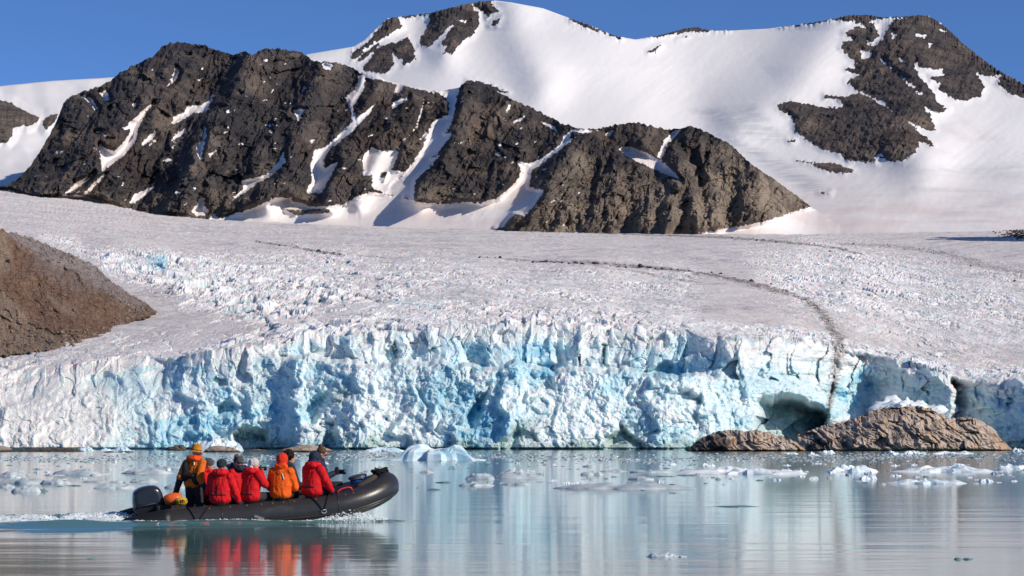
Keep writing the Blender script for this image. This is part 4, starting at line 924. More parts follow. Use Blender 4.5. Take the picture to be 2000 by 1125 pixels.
def floe_mesh(name, w, d, h, seed, kind='floe'):
    """a floe w wide, d deep, h high: tops of uneven humps on an irregular outline, undercut at the water"""
    n = 44 if w > 2.5 else (30 if w > 0.8 else 18); nr = 16 if w > 0.8 else 9
    a = np.linspace(0, 2 * math.pi, n, endpoint=False)
    out = 1 + 0.34 * fbm(np.cos(a) * 1.6 + seed, np.sin(a) * 1.6 + seed * 0.7, 4, seed % 60) * 1.6
    rr = np.concatenate([np.linspace(0.02, 0.93, nr), [1.0, 1.02, 0.9]])
    A, RR = np.meshgrid(a, rr)
    X = np.cos(A) * RR * out[None, :] * w / 2; Y = np.sin(A) * RR * out[None, :] * d / 2
    u, v = X / w, Y / max(d, 1e-6)
    hum = 0.5 + 0.9 * fbm(u * 2.6 + seed * 1.3, v * 2.2 + seed, 4, seed % 40, 0.55)
    fq, _ = facets(u * 5 + seed, v * 4, seed % 70)
    prof = np.clip(1 - RR ** (3.0 if kind != 'berg' else 1.9), 0, 1) ** 0.6
    Z = h * np.clip(0.22 + hum * 0.9 + (0.28 if kind == 'floe' else 0.17) * fq + 0.25 * fbm(u * 9 + seed, v * 8, 3, 5), 0.12, 1.5) * prof
    if kind == 'berg':
        Z = h * prof ** 0.5 * np.clip(0.10 + 0.85 * np.exp(-((u + 0.21) / 0.17) ** 4) + 0.95 * np.exp(-((u - 0.27) / 0.13) ** 2) + 0.5 * np.exp(-((u - 0.04) / 0.12) ** 2) + 0.16 * fq, 0.06, 1.1)
    Z[-3] = h * 0.06; Z[-2] = -0.02; Z[-1] = -0.35 * h - 0.05
    V = np.stack([X, Y, Z], -1)
    q = []
    idx = np.arange(len(rr) * n).reshape(len(rr), n)
    i2 = np.roll(idx, -1, 1)
    Q = np.stack([idx[:-1], i2[:-1], i2[1:], idx[1:]], -1).reshape(-1, 4)[:, ::-1]
    return np_mesh(name, V, Q, kind == 'soft')
FLOES = [  # centre px, waterline py, width px, height px, kind, label
    (150, 928, 96, 15, 'f', 'grey humped floe in the middle of the upper left ice'), (282, 925, 94, 14, 'f', 'grey floe with a small peak, upper row left of the driver'), (20, 931, 52, 13, 'f', 'rounded grey floe touching the left edge, upper one'), (38, 945, 88, 15, 'f', 'long grey floe touching the left edge, second row'),
    (110, 945, 46, 13, 'f', 'short rounded floe right of the long one at the left edge'), (106, 929, 36, 4, 'f', 'thin flat floe just left of the humped floe'), (52, 961, 44, 17, 'f', 'nearest left floe with a bluish peak'), (82, 960, 22, 10, 'g', 'dark spiky green ice beside the peaked left floe'), (12, 952, 30, 10, 'f', 'small white floe low at the left edge'),
    (185, 942, 50, 5, 'f', 'thin flat floe in the third row, left of the motor'), (227, 942, 30, 4, 'f', 'short thin floe directly above the motor'), (284, 942, 54, 9, 'f', 'grey floe with a hump just above the outboard motor'), (220, 954, 68, 11, 'f', 'wide low floe above and left of the motor'), (340, 953, 46, 13, 'f', 'pale floe directly left of the driver, above the motor arm'),
    (145, 949, 30, 3.5, 'g', 'thin green sliver of ice left of the wide low floe'), (115, 950, 15, 3.5, 'g', 'tiny green ice sliver below the short rounded floe'), (184, 929, 20, 5, 'f', 'small floe right of the humped floe'), (330, 914, 44, 5, 'f', 'thin flat floe left of the driver hood'), (177, 1092, 17, 3, 'g', 'lone green ice scrap in the water below the wake'),
    (753, 882, 70, 12, 'b', 'low white ice mass behind the blue bergy bit'), (940, 936, 58, 16, 'f', 'lumpy grey floe right of the bow, left of a long one'), (1012, 934, 98, 20, 'f', 'tall long grey floe right of the lumpy one'), (929, 949, 60, 11, 'f', 'low pale floe below the lumpy grey floe'), (847, 957, 30, 6, 'g', 'small oval dark floe right of the bow'),
    (866, 943, 28, 5, 'g', 'dark flat ice piece above the small oval floe'), (835, 923, 22, 7, 'f', 'small floe below the blue bergy bit'), (1010, 947, 58, 8, 'f', 'low white floe below the tall long one'), (1230, 955, 222, 18, 'f', 'longest grey floe lying alone in the centre of the water'), (1253, 937, 46, 10, 'f', 'humped floe behind the longest floe'),
    (1156, 928, 40, 12, 'f', 'boxy grey floe above the left end of the longest floe'), (1197, 921, 46, 6, 'f', 'thin floe right of the boxy one'), (1270, 923, 68, 8, 'f', 'flat grey floe above the humped floe'), (1149, 912, 23, 6, 'f', 'small floe above the boxy one'), (1356, 920, 50, 6, 'f', 'thin flat floe left of the long white one'),
    (1470, 926, 190, 17, 'w', 'long white floe in front of the smaller rock islet'), (1299, 931, 38, 3.5, 'g', 'thin dark ice sliver right of the humped floe'), (1342, 929, 34, 3.5, 'g', 'thin dark ice sliver left of the long white floe'), (1438, 990, 73, 4, 'g', 'green flat floe alone in the near open water at right'), (1296, 1088, 56, 13, 'c', 'clear pyramid of ice low in the near water'),
    (1328, 1088, 30, 6, 'c', 'clear low ice lump right of the pyramid'), (1667, 922, 88, 19, 'w', 'white lumpy floe in front of the large rock islet'), (1696, 936, 42, 18, 'w', 'white pointed floe below the lumpy one at right'), (1544, 925, 48, 12, 'w', 'white floe at the right end of the long white one'), (1858, 922, 190, 15, 'w', 'long flat white floe in front of the right end of the islet'),
    (1980, 917, 58, 14, 'w', 'white floe touching the right edge'), (1810, 945, 130, 14, 'w', 'greenish white floe row below the long flat one at right'), (1928, 941, 26, 10, 'w', 'small white floe near the right edge'), (1749, 930, 20, 6, 'w', 'tiny white floe left of the long flat one'), (1784, 909, 20, 5, 'w', 'small floe above the left end of the long flat one'),
    (1872, 910, 32, 7, 'w', 'small rounded floe above the long flat one'), (1747, 889, 36, 10, 'w', 'white lumpy floe close under the large islet, left of its pair'), (1785, 888, 42, 10, 'w', 'white lumpy floe close under the large islet, right of its pair'), (1866, 887, 84, 8, 'w', 'flat white floe under the right part of the islet'), (1850, 880, 84, 5, 'b', 'bluish ice strip at the waterline of the large islet'),
    (1991, 882, 24, 11, 'w', 'white ice lump at the right edge under the shaded ice'), (1617, 886, 30, 9, 'w', 'small white lump under the left end of the large islet'), (1545, 887, 30, 6, 'w', 'flat white floe under the gap of the two islets'), (1588, 890, 22, 8, 'w', 'pointed white lump below the gap of the islets'), (1567, 931, 15, 5, 'w', 'tiny white floe below the end of the long white one'),
    (1872, 1093, 15, 7, 'g', 'green wedge of clear ice near the lower right corner'), (1891, 1093, 18, 6, 'g', 'green spiked scrap of clear ice near the lower right corner'), (166, 880, 34, 10, 'b', 'pale blue ice lump behind the black slabs, left one'), (212, 881, 34, 8, 'b', 'pale blue ice lump behind the left black slab'), (240, 881, 30, 12, 'b', 'taller blue ice lump behind the right black slab'),
    (432, 881, 74, 30, 'w', 'broad white ice heap behind the low brown rock by the driver')]
mats = dict(f=M_FLOE, g=M_GREEN, w=M_WHITE, b=M_BERG, c=M_FLOE)
for i, (x, y, w, h, k, lab) in enumerate(FLOES):
    X, Y = on_water(x, y); m = Y / F_PX
    W, H = w * m, h * m
    d = min(max(W * 0.7, H * 1.5), 9) if k != 'g' else W * 0.9
    me = floe_mesh('ice_floe', W, d, H * (0.66 if k != 'g' else 0.5), 600 + i * 7, 'soft' if k in 'fg' else 'floe')
    o = link('ice_floe' if k not in 'gc' else 'ice_scrap', me, mats[k])
    o.location = (X, Y + d * 0.35, 0)
    tag(o, lab, 'ice floe')
X, Y = on_water(848, 899.5); m = Y / F_PX
o = link('bergy_bit', floe_mesh('bergy_bit', 168 * m, 5.0, 30 * m, 777, 'berg'), M_BERG); o.location = (X, Y + 2, 0)
tag(o, 'twin humped pale blue bergy bit floating right of the boat, close to the cliff', 'iceberg')
# blocks of ice heaped on the crest of the big islet
blk = [lump_mesh('ice_block', 520 + i, 2, 1.25, 0.9, 0.8, 0.6, 0.44) for i in range(5)]
mnd = link('ice_heap', floe_mesh('ice_heap', 126 * 0.126, 5.5, 21 * 0.126, 531, 'soft'), M_WHITE); mnd.location = at(1768, 801, 506)
tag(mnd, 'white heap of broken ice behind the crest of the large rock islet', 'ice heap')
ir = random.Random(8)
for k in range(30):
    x = ir.uniform(1706, 1832); tp = 797 - 21 * math.exp(-((x - 1762) / 34) ** 2); y = ir.uniform(tp, 801); w = ir.uniform(6, 14)
    o = link('ice_block', ir.choice(blk), M_WHITE); o.location = at(x, y + w * 0.35, 501 + (801 - y) * 0.15); o.scale = (w * 0.126, w * 0.126, w * 0.11); o.rotation_euler = (ir.uniform(-0.4, 0.4), ir.uniform(-0.4, 0.4), ir.random() * 6)
    tag(o, 'white ice block lying in the heap on the crest of the large islet', 'ice block', 'ice blocks heaped on the large islet')
# small drifting chips: the largest singly, the brash band as one mass
chip = [floe_mesh('ice_chip', 1.0, 0.8, 0.28, 900 + i) for i in range(8)]
chipg = [c.copy() for c in chip]
taken = [(f[0], f[1], f[2]) for f in FLOES]
n = 0
while n < 230:
    r = random.random()
    x = random.uniform(-20, 2020)
    y = random.choice((random.gauss(913, 9), random.gauss(925, 12), random.gauss(935, 14)))
    if y < 897 or y > 968: continue
    if x > 560 and x < 800 and y > 945: continue
    if 215 < x < 560 and y > 950: continue
    if 1350 < x and y > 950: continue
    X, Y = on_water(x, y); m = Y / F_PX
    w = random.uniform(5, 17) * m
    gr = random.random() < (0.45 if x < 1400 else 0.15)
    o = link('ice_chip', random.choice(chipg if gr else chip), M_GREEN if gr else (M_FLOE if x < 1450 else M_WHITE))
    o.location = (X, Y, 0); o.scale = (w, w * 0.8, w * (0.35 if gr else random.uniform(0.5, 1.1))); o.rotation_euler = (0, 0, random.uniform(0, 6.28))
    tag(o, 'small dark chip of clear ice drifting among the floes' if gr else 'small pale chip of ice drifting among the floes', 'ice chip', 'dark ice chips among the floes' if gr else 'pale ice chips among the floes')
    n += 1
def brash(name, n, mat_, label, f):
    bases = [np.array([v.co[:] for v in m_.vertices]) for m_ in stone_me]; tr = [np.array([p.vertices[:] for p in m_.polygons]) for m_ in stone_me]
    VV, FF, off = [], [], 0
    for i in range(n):
        x, y, s = f()
        X, Y = on_water(x, y); m = Y / F_PX
        k = random.randrange(6); a = random.uniform(0, 6.28); w = s * m
        b = bases[k] * np.array([w, w, w * random.uniform(0.12, 0.5)])
        b = np.stack([b[:, 0] * math.cos(a) - b[:, 1] * math.sin(a), b[:, 0] * math.sin(a) + b[:, 1] * math.cos(a), b[:, 2] - 0.02], -1) + np.array([X, Y, 0])
        VV.append(b); FF.append(tr[k] + off); off += len(b)
    tag(link(name, np_mesh(name, np.concatenate(VV), np.concatenate(FF), False), mat_), label, kind='stuff')
def f_band():
    x = random.uniform(-40, 2040); c = 894.5 + 3.0 * math.sin(x / 170.0) + 1.5 * math.sin(x / 61.0)
    return x, random.gauss(c, 3.6) if random.random() < 0.8 else random.uniform(884, 912), random.choice((2, 3, 3, 4, 5, 7, 10))
brash('brash_ice', 8500, M_FLOE, 'band of grey blue brash ice below the ice cliff', f_band)
brash('dark_brash', 2600, M_GREEN, 'dark wet ice bits mixed through the brash ice band', f_band)
brash('white_brash', 1500, M_WHITE, 'white lumps strewn through the brash ice band', f_band)
# ================================================================== BOAT
def simple_mat(name, col, rough=0.6, spec=0.3, bump=0.0, bscale=30.0, metal=0.0, var=0.0, vscale=6.0):
    t = NT(name)
    c = col
    if var: c = t.mix(t.noise(vscale, 4, 0.6), tuple(x * (1 - var) for x in col), tuple(min(1, x * (1 + var)) for x in col))
    nrm = t.bump(t.noise(bscale, 4, 0.6), bump, 0.02) if bump else None
    return t.out(c, rough, nrm, spec, metal)
M_TUBE = simple_mat('black_tube_fabric', (0.030, 0.029, 0.031), 0.36, 0.5, 0.10, 22, var=0.25, vscale=2.5)
t = NT('black_tube_fabric')
sc = t.step(t.noise(3.0, 7, 0.75, vec=t.map((0.5, 1, 2.2))), 0.52, 0.75, 0, 0.55)
col = t.mix(t.noise(2.5, 4, 0.6), (0.022, 0.0205, 0.0205), (0.036, 0.034, 0.033))
M_TUBE = t.out(t.mix(sc, col, (0.075, 0.071, 0.068)), t.fmix(sc, 0.34, 0.6), t.bump(t.noise(22, 4, 0.6), 0.1, 0.02), 0.5)
M_CONE = simple_mat('black_cone_rubber', (0.010, 0.010, 0.012), 0.5, 0.4, 0.08, 30)
M_HULL = simple_mat('hull_rubber', (0.012, 0.012, 0.013), 0.5, 0.4)
M_MOTOR = simple_mat('motor_cowling_paint', (0.022, 0.024, 0.034), 0.25, 0.5, var=0.1)
M_MOTORLOW = simple_mat('motor_leg_paint', (0.012, 0.012, 0.015), 0.4, 0.4)
M_BAND = simple_mat('cowling_trim_grey', (0.085, 0.09, 0.10), 0.35, 0.4)
M_ROPE = simple_mat('black_rope', (0.012, 0.012, 0.012), 0.85, 0.2)
M_STEEL = simple_mat('steel_ring', (0.75, 0.75, 0.74), 0.35, 0.5, metal=0.6)
M_DARKNET = simple_mat('floor_boards_grey', (0.10, 0.10, 0.10), 0.7, 0.3)
M_REDPLAST = simple_mat('red_plastic', (0.62, 0.03, 0.015), 0.4, 0.4)
M_BLUEPL = simple_mat('blue_plastic', (0.012, 0.065, 0.28), 0.35, 0.4)
M_LID = simple_mat('dark_lid_plastic', (0.05, 0.055, 0.065), 0.35, 0.5)
M_BAG = simple_mat('grey_brown_canvas', (0.075, 0.064, 0.052), 0.9, 0.1, 0.5, 25, var=0.35)
M_ORBAG = simple_mat('orange_dry_bag', (0.72, 0.12, 0.015), 0.5, 0.3, 0.3, 18)
M_YROPE = simple_mat('yellow_rope', (0.55, 0.33, 0.03), 0.8, 0.2)
M_PATCH = simple_mat('tube_patch_grey', (0.20, 0.20, 0.20), 0.5, 0.4)  # own grey of the buttons, valve patch and lid band

def sweep(name, pts, rad, n=14, mat=None, parent=None, closed=False, caps=True, smooth=True):
    """a tube along points; rad is a number or one per point"""
    P = [Vector(p) for p in pts]; m = len(P)
    rad = [rad] * m if isinstance(rad, (int, float)) else rad
    V, up = [], Vector((0, 0, 1))
    for i in range(m):
        a = P[(i - 1) % m] if (closed or i > 0) else P[i]; b = P[(i + 1) % m] if (closed or i < m - 1) else P[i]
        t = (b - a).normalized()
        s = t.cross(up)
        s = Vector((1, 0, 0)) if s.length < 1e-4 else s.normalized()
        u = s.cross(t).normalized()
        for k in range(n):
            an = 2 * math.pi * k / n
            V.append(P[i] + (s * math.cos(an) + u * math.sin(an)) * rad[i])
    F = []
    for i in range(m if closed else m - 1):
        for k in range(n):
            a0 = i * n + k; a1 = i * n + (k + 1) % n; b0 = ((i + 1) % m) * n + k; b1 = ((i + 1) % m) * n + (k + 1) % n
            F.append((a0, a1, b1, b0))
    if caps and not closed:
        F.append(tuple(range(n))[::-1]); F.append(tuple(range((m - 1) * n, m * n)))
    me = bpy.data.meshes.new(name); me.from_pydata([v[:] for v in V], [], F); me.update()
    for p in me.polygons: p.use_smooth = smooth and len(p.vertices) < 5
    return link(name, me, mat, parent)
def box(name, size, loc, rot=(0, 0, 0), mat=None, parent=None, bevel=0.02, seg=2):
    bm = bmesh.new(); bmesh.ops.create_cube(bm, size=1)
    for v in bm.verts: v.co = Vector((v.co.x * size[0], v.co.y * size[1], v.co.z * size[2]))
    if bevel: bmesh.ops.bevel(bm, geom=bm.edges[:], offset=bevel, segments=seg, affect='EDGES', profile=0.5)
    me = bpy.data.meshes.new(name); bm.to_mesh(me); bm.free()
    o = link(name, me, mat, parent); o.location = loc; o.rotation_euler = rot
    return o
def lathe(name, prof, loc, rot=(0, 0, 0), mat=None, parent=None, n=24):
    V, F = [], []
    for r, z in prof:
        for k in range(n): V.append((r * math.cos(2 * math.pi * k / n), r * math.sin(2 * math.pi * k / n), z))
    for i in range(len(prof) - 1):
        for k in range(n): F.append((i * n + k, i * n + (k + 1) % n, (i + 1) * n + (k + 1) % n, (i + 1) * n + k))
    me = bpy.data.meshes.new(name); me.from_pydata(V, [], F); me.update()
    for p in me.polygons: p.use_smooth = True
    o = link(name, me, mat, parent); o.location = loc; o.rotation_euler = rot
    return o
boat = empty('inflatable_boat')
boat.matrix_world = BOAT
tag(boat, 'long black inflatable boat carrying people past the ice cliff, bow raised', 'boat')
TR = 0.252
def zc_(u):
    a = max(0.0, u - 0.35)
    return 0.010 + 0.018 * a ** 3.3 + 0.010 * max(0, -u - 0.5)
def tube_pt(s):
    """centre line of the tube: s from -1 (near stern) through 0 (bow) to 1 (far stern)"""
    sg = -1 if s < 0 else 1; a = abs(s)
    if a < 0.34:
        ph = a / 0.34 * math.pi / 2
        u = 1.35 + 1.27 * math.cos(ph); v = sg * 0.74 * math.sin(ph) ** 0.92
    else:
        u = 1.35 - (a - 0.34) / 0.66 * 4.06; v = sg * 0.74
    return Vector((u, v, zc_(u)))
ss = list(np.concatenate([np.linspace(-1, -0.78, 12), np.linspace(-0.76, -0.34, 16), np.linspace(-0.32, 0.32, 34), np.linspace(0.34, 0.76, 16), np.linspace(0.78, 1, 12)]))
pts, rad = [], []
for s in ss:
    p = tube_pt(s); c = min(1.0, max(0.0, (p.x + 2.71) / 0.98)); r = TR * (0.06 + 0.94 * c ** 0.5)
    p.z += (TR - r) * 0.24
    if abs(s) < 0.34: p.z += 0.03 * (1 - abs(s) / 0.34)
    pts.append(p); rad.append(r)
tube = sweep('tube', [p for p, s in zip(pts, ss) if p.x > -1.86], [r for p, r in zip(pts, rad) if p.x > -1.86], 30, M_TUBE, boat)
for sg in (-1, 1):
    sel = [(p, r) for p, r, s in zip(pts, rad, ss) if s * sg > 0.5 and p.x <= -1.70]
    if sg < 0: sel = sel
    sweep('tube_cone', [a for a, b in sel], [b * 1.004 for a, b in sel], 30, M_CONE, boat)
# seams round the tube, rubbing strakes along its outer side
for u in (-0.75, 0.55, 1.5):
    ring = [Vector((u, -0.74 + math.cos(a) * (TR + 0.002), zc_(u) + math.sin(a) * (TR + 0.002))) for a in np.linspace(0, 2 * math.pi, 30, endpoint=False)]
    sweep('tube_seam', ring, 0.006, 6, M_TUBE, boat, closed=True)
for ang, rr in ((-0.42, 0.018), (-0.62, 0.014)):
    L = []
    for s in np.linspace(-0.86, 0.86, 90):
        p = tube_pt(s); q = tube_pt(s + 0.004) - tube_pt(s - 0.004); q.z = 0
        out = Vector((-q.y, q.x, 0)).normalized()
        if (p + out).xy.length < p.xy.length and abs(s) > 0.5: out = -out
        if out.dot(Vector((p.x - 1.2, p.y, 0))) < 0: out = -out
        if abs(s) < 0.34: p.z += 0.03 * (1 - abs(s) / 0.34)
        L.append(p + out * math.cos(ang) * TR + Vector((0, 0, math.sin(ang) * TR)))
    sweep('rubbing_strake', L, rr, 8, M_TUBE, boat)
# hull bottom between the tubes, sharp keel
us = np.linspace(-2.05, 2.50, 36); V, F = [], []
for u in us:
    f = max(0.0, (u - 0.9) / 1.6)
    wv = 0.72 * math.sqrt(max(0.02, 1 - max(0, (u - 1.3) / 1.25) ** 2)) if u > 1.3 else 0.72
    kz = -0.46 + 0.62 * f ** 2.0
    for v, z in ((-wv - 0.03, zc_(u) - 0.17), (-wv * 0.62, zc_(u) * 0.6 + kz * 0.45 - 0.12), (0, kz + zc_(u) * 0.4), (wv * 0.62, zc_(u) * 0.6 + kz * 0.45 - 0.12), (wv + 0.03, zc_(u) - 0.17)): V.append((u, v, z))
for i in range(len(us) - 1):
    for k in range(4): F.append((i * 5 + k, i * 5 + k + 1, (i + 1) * 5 + k + 1, (i + 1) * 5 + k))
me = bpy.data.meshes.new('hull'); me.from_pydata(V, [], F); me.update()
link('hull', me, M_HULL, boat)
box('floor', (3.6, 1.1, 0.04), (-0.15, 0, -0.14), mat=M_DARKNET, parent=boat, bevel=0)
box('transom', (0.06, 1.02, 0.52), (-1.92, 0, 0.06), mat=M_CONE, parent=boat, bevel=0.015)
bowdeck = []
# bow dodger: dark sheet closing the nose between the tubes
V, F = [], []
for i, u in enumerate(np.linspace(1.55, 2.52, 12)):
    ph = math.acos(min(1, max(0, (u - 1.35) / 1.27))); wv = 0.74 * math.sin(ph) ** 0.92 + 0.02
    for k in range(7):
        v = wv * (k / 3 - 1); V.append((u, v, zc_(u) + 0.19 + 0.10 * (1 - (k / 3 - 1) ** 2)))
for i in range(11):
    for k in range(6): F.append((i * 7 + k, i * 7 + k + 1, (i + 1) * 7 + k + 1, (i + 1) * 7 + k))
me = bpy.data.meshes.new('bow_cover'); me.from_pydata(V, [], F); me.update()
for p in me.polygons: p.use_smooth = True
link('bow_cover', me, M_CONE, boat)
# grab lines with their rings, D-rings, small patches
def near(u, ang, off=0.012):
    return Vector((u, -0.74 - math.cos(ang) * (TR + off), zc_(u) + math.sin(ang) * (TR + off)))
for ua, ub, uc in ((0.96, 1.20, 1.36), (-1.40, -1.24, -0.92)):
    line = [near(ua, a) if i == 0 else None for i, a in enumerate([1.45])]
    line = [near(ua + (ub - ua) * t, 1.45 - 1.55 * t) for t in np.linspace(0, 1, 10)] + [near(ub + (uc - ub) * t, -0.10 + 1.5 * t) for t in np.linspace(0.05, 1, 10)]
    g = sweep('grab_line', line, 0.013, 6, M_ROPE, boat)
    sweep('ring', [near(ub - 0.055, 0.0, 0.02), near(ub + 0.05, 0.02, 0.02), near(ub + 0.055, -0.14, 0.02), near(ub + 0.02, -0.24, 0.02), near(ub - 0.03, -0.16, 0.02)], 0.009, 6, M_STEEL, g, closed=True)
for u in (-0.98, -0.58, -0.26, 0.02, 0.24, 0.45, 0.66, 1.08, 1.66, 1.82):
    d = lathe('tube_button', [(0.0, 0.010), (0.010, 0.008), (0.013, 0.0)], near(u, 1.02, 0.0), (R(60), 0, 0), M_PATCH, boat, 10)
box('valve_patch', (0.20, 0.01, 0.10), near(-0.05, -0.1, 0.004), (R(4), R(24), 0), M_PATCH, boat, 0.004, 1).scale = (1, 1, 0.5)
sweep('bow_eye', [Vector((2.72 + 0.03 * math.cos(a), -0.16, -0.02 + zc_(2.5) + 0.03 * math.sin(a))) for a in np.linspace(0, 6.28, 12, endpoint=False)], 0.007, 5, M_STEEL, boat, closed=True)
# red carrying handle on the near tube
h0 = near(1.52, 1.35, 0.0)
sweep('carrying_handle', [h0, h0 + Vector((0.02, 0.0, 0.06)), h0 + Vector((0.10, 0.01, 0.095)), h0 + Vector((0.22, 0.01, 0.11)), h0 + Vector((0.27, 0.0, 0.10)), h0 + Vector((0.30, 0.0, 0.035))], 0.017, 8, M_REDPLAST, boat)
# rope lashed round the nose
L = []
for i in range(46):
    a = i * 0.83; L.append(Vector((2.52 + 0.16 * math.cos(a) + 0.03 * math.sin(a * 2.7), 0.02 + 0.22 * math.sin(a * 1.1), zc_(2.5) + 0.31 + 0.07 * math.sin(a * 1.7) + 0.035 * math.cos(a * 3.1))))
rp = sweep('bow_rope', L, 0.018, 6, M_ROPE); rp.matrix_world = BOAT
tag(rp, 'tangled black rope lying on the raised bow of the boat', 'rope')
# outboard motor
motor = empty('outboard_motor', parent=boat)
def loft_uz(name, prof, offs, mat, parent):
    c = Vector((sum(p[0] for p in prof) / len(prof), sum(p[1] for p in prof) / len(prof)))
    V, F = [], []; n = len(prof)
    for v, sc in offs:
        for x, z in prof: V.append((c.x + (x - c.x) * sc, v, c.y + (z - c.y) * sc))
    for i in range(len(offs) - 1):
        for k in range(n): F.append((i * n + k, i * n + (k + 1) % n, (i + 1) * n + (k + 1) % n, (i + 1) * n + k))
    F.append(tuple(range(n))[::-1]); F.append(tuple(range((len(offs) - 1) * n, len(offs) * n)))
    me = bpy.data.meshes.new(name); me.from_pydata(V, [], F); me.update()
    for p in me.polygons: p.use_smooth = len(p.vertices) == 4
    return link(name, me, mat, parent)
def rnd(poly, k=4):
    """round the corners of a profile"""
    P = [Vector(p) for p in poly]
    for _ in range(k - 1 if k < 3 else 2):
        Q = []
        for i in range(len(P)):
            a, b = P[i], P[(i + 1) % len(P)]; Q += [a * 0.75 + b * 0.25, a * 0.25 + b * 0.75]
        P = Q
    return [(p.x, p.y) for p in P]
def pxuz(x, y, v=0.0):
    """boat-frame (u, z) of what stands at pixel (x, y) in the plane v"""
    p = at(x, y, BY)
    for _ in range(3):
        q = BOAT.inverted() @ Vector(p); w = BOAT @ Vector((q.x, v, q.z)); p = at(x, y, w.y)
    q = BOAT.inverted() @ Vector(p)
    return q.x, q.z
cowl = [pxuz(*p) for p in [(258, 966), (262, 959), (276, 951), (296, 948), (308, 950), (315, 958), (321, 977), (320, 986), (262, 994), (259, 990)]]
lowc = [pxuz(*p) for p in [(259, 989), (321, 982), (322, 987), (300, 998), (270, 1004), (262, 1002)]]
offs = [(-0.24, 0.62), (-0.225, 0.82), (-0.19, 0.94), (-0.12, 1.0), (0.12, 1.0), (0.19, 0.94), (0.225, 0.82), (0.24, 0.62)]
loft_uz('cowling', rnd(cowl, 3), offs, M_MOTOR, motor)
loft_uz('motor_housing', rnd(lowc, 3), [(-0.20, 0.9), (-0.15, 1.0), (0.15, 1.0), (0.20, 0.9)], M_MOTORLOW, motor)
b0, b1 = pxuz(268, 988.5), pxuz(318, 976.5)
sweep('trim_line', [(b0[0], -0.232, b0[1]), ((b0[0] + b1[0]) / 2, -0.236, (b0[1] + b1[1]) / 2), (b1[0], -0.215, b1[1])], 0.011, 6, M_BAND, motor)
mx = (cowl[0][0] + cowl[6][0]) / 2
box('motor_leg', (0.22, 0.12, 0.75), (mx - 0.02, 0, -0.25), mat=M_MOTORLOW, parent=motor, bevel=0.04)
box('motor_bracket', (0.30, 0.26, 0.34), (mx + 0.28, 0, 0.16), mat=M_MOTORLOW, parent=motor, bevel=0.04)
tl0, tl1 = pxuz(322, 984), pxuz(345, 972)
sweep('tiller', [(tl0[0] - 0.1, 0.02, tl0[1]), (tl1[0], 0.06, tl1[1])], 0.03, 10, M_MOTORLOW, motor)
# cargo
def place(o, u, v, z, yaw=0.0):
    o.matrix_world = BOAT @ Matrix.Translation((u, v, z)) @ Matrix.Rotation(yaw, 4, 'Z')
    return o
br = empty('blue_barrel'); u_, z_ = pxuz(704, 947, 0.15)
br.matrix_world = BOAT @ Matrix.Translation((u_, 0.15, z_ - 0.14)) @ Matrix.Rotation(R(-9), 4, 'Y')
br.scale = (1.1, 1.1, 1.1)
tag(br, 'blue plastic barrel with dark lid standing in the bow', 'barrel')
lathe('body', [(0.0, 0), (0.14, 0), (0.155, 0.03), (0.155, 0.10), (0.146, 0.12), (0.155, 0.14), (0.155, 0.245), (0.13, 0.27), (0.0, 0.27)], (0, 0, 0), mat=M_BLUEPL, parent=br)
lathe('lid', [(0.0, 0.315), (0.15, 0.312), (0.172, 0.30), (0.172, 0.27), (0.15, 0.262)], (0, 0, 0), mat=M_LID, parent=br)
lathe('lid_band', [(0.174, 0.278), (0.178, 0.272), (0.174, 0.264)], (0, 0, 0), mat=M_PATCH, parent=br)
bag = sweep('canvas_bag', [pxuz(694, 954, -0.35)[0:1] + (-0.35,) + pxuz(694, 954, -0.35)[1:], pxuz(706, 949, -0.35)[0:1] + (-0.33,) + pxuz(706, 949, -0.35)[1:], pxuz(720, 942, -0.3)[0:1] + (-0.3,) + pxuz(720, 942, -0.3)[1:], pxuz(731, 933, -0.28)[0:1] + (-0.28,) + pxuz(731, 933, -0.28)[1:], pxuz(735, 929, -0.28)[0:1] + (-0.28,) + pxuz(735, 929, -0.28)[1:]], [0.05, 0.075, 0.085, 0.07, 0.03], 12, M_BAG)
bag.matrix_world = BOAT; tag(bag, 'brown grey canvas bag leaning up the bow right of the barrel', 'bag')
ob = empty('dry_bag'); u_, z_ = pxuz(338, 984, -0.25); place(ob, u_, -0.25, z_ - 0.02)
tag(ob, 'orange dry bag with grey side lying beside the motor', 'bag')
sweep('bag_body', [(-0.17, 0, 0.10), (-0.15, 0, 0.105), (-0.05, 0, 0.11), (0.06, 0, 0.11), (0.15, 0, 0.10), (0.18, 0, 0.09)], [0.03, 0.085, 0.12, 0.125, 0.10, 0.03], 14, M_ORBAG, ob)
sweep('bag_side', [(-0.05, -0.09, 0.02), (0.07, -0.095, 0.09), (0.15, -0.08, 0.10)], [0.03, 0.055, 0.03], 10, M_BAG, ob)
rc = empty('rope_coil'); u_, z_ = pxuz(355, 984, -0.42); place(rc, u_, -0.42, z_ + 0.045)
tag(rc, 'coil of yellow rope hanging at the stern by the driver', 'rope')
for k in range(5):
    rr = 0.058 + 0.010 * k
    sweep('strand', [(rr * math.cos(a) * 1.1, -0.03 + 0.012 * k, rr * math.sin(a) * 0.75) for a in np.linspace(0, 6.28, 18, endpoint=False)], 0.012, 6, M_YROPE, rc, closed=True)
sweep('rope_end', [(0.0, -0.06, -0.02), (0.03, -0.07, 0.02), (0.01, -0.075, -0.05), (0.02, -0.07, -0.11)], 0.012, 6, M_YROPE, rc)

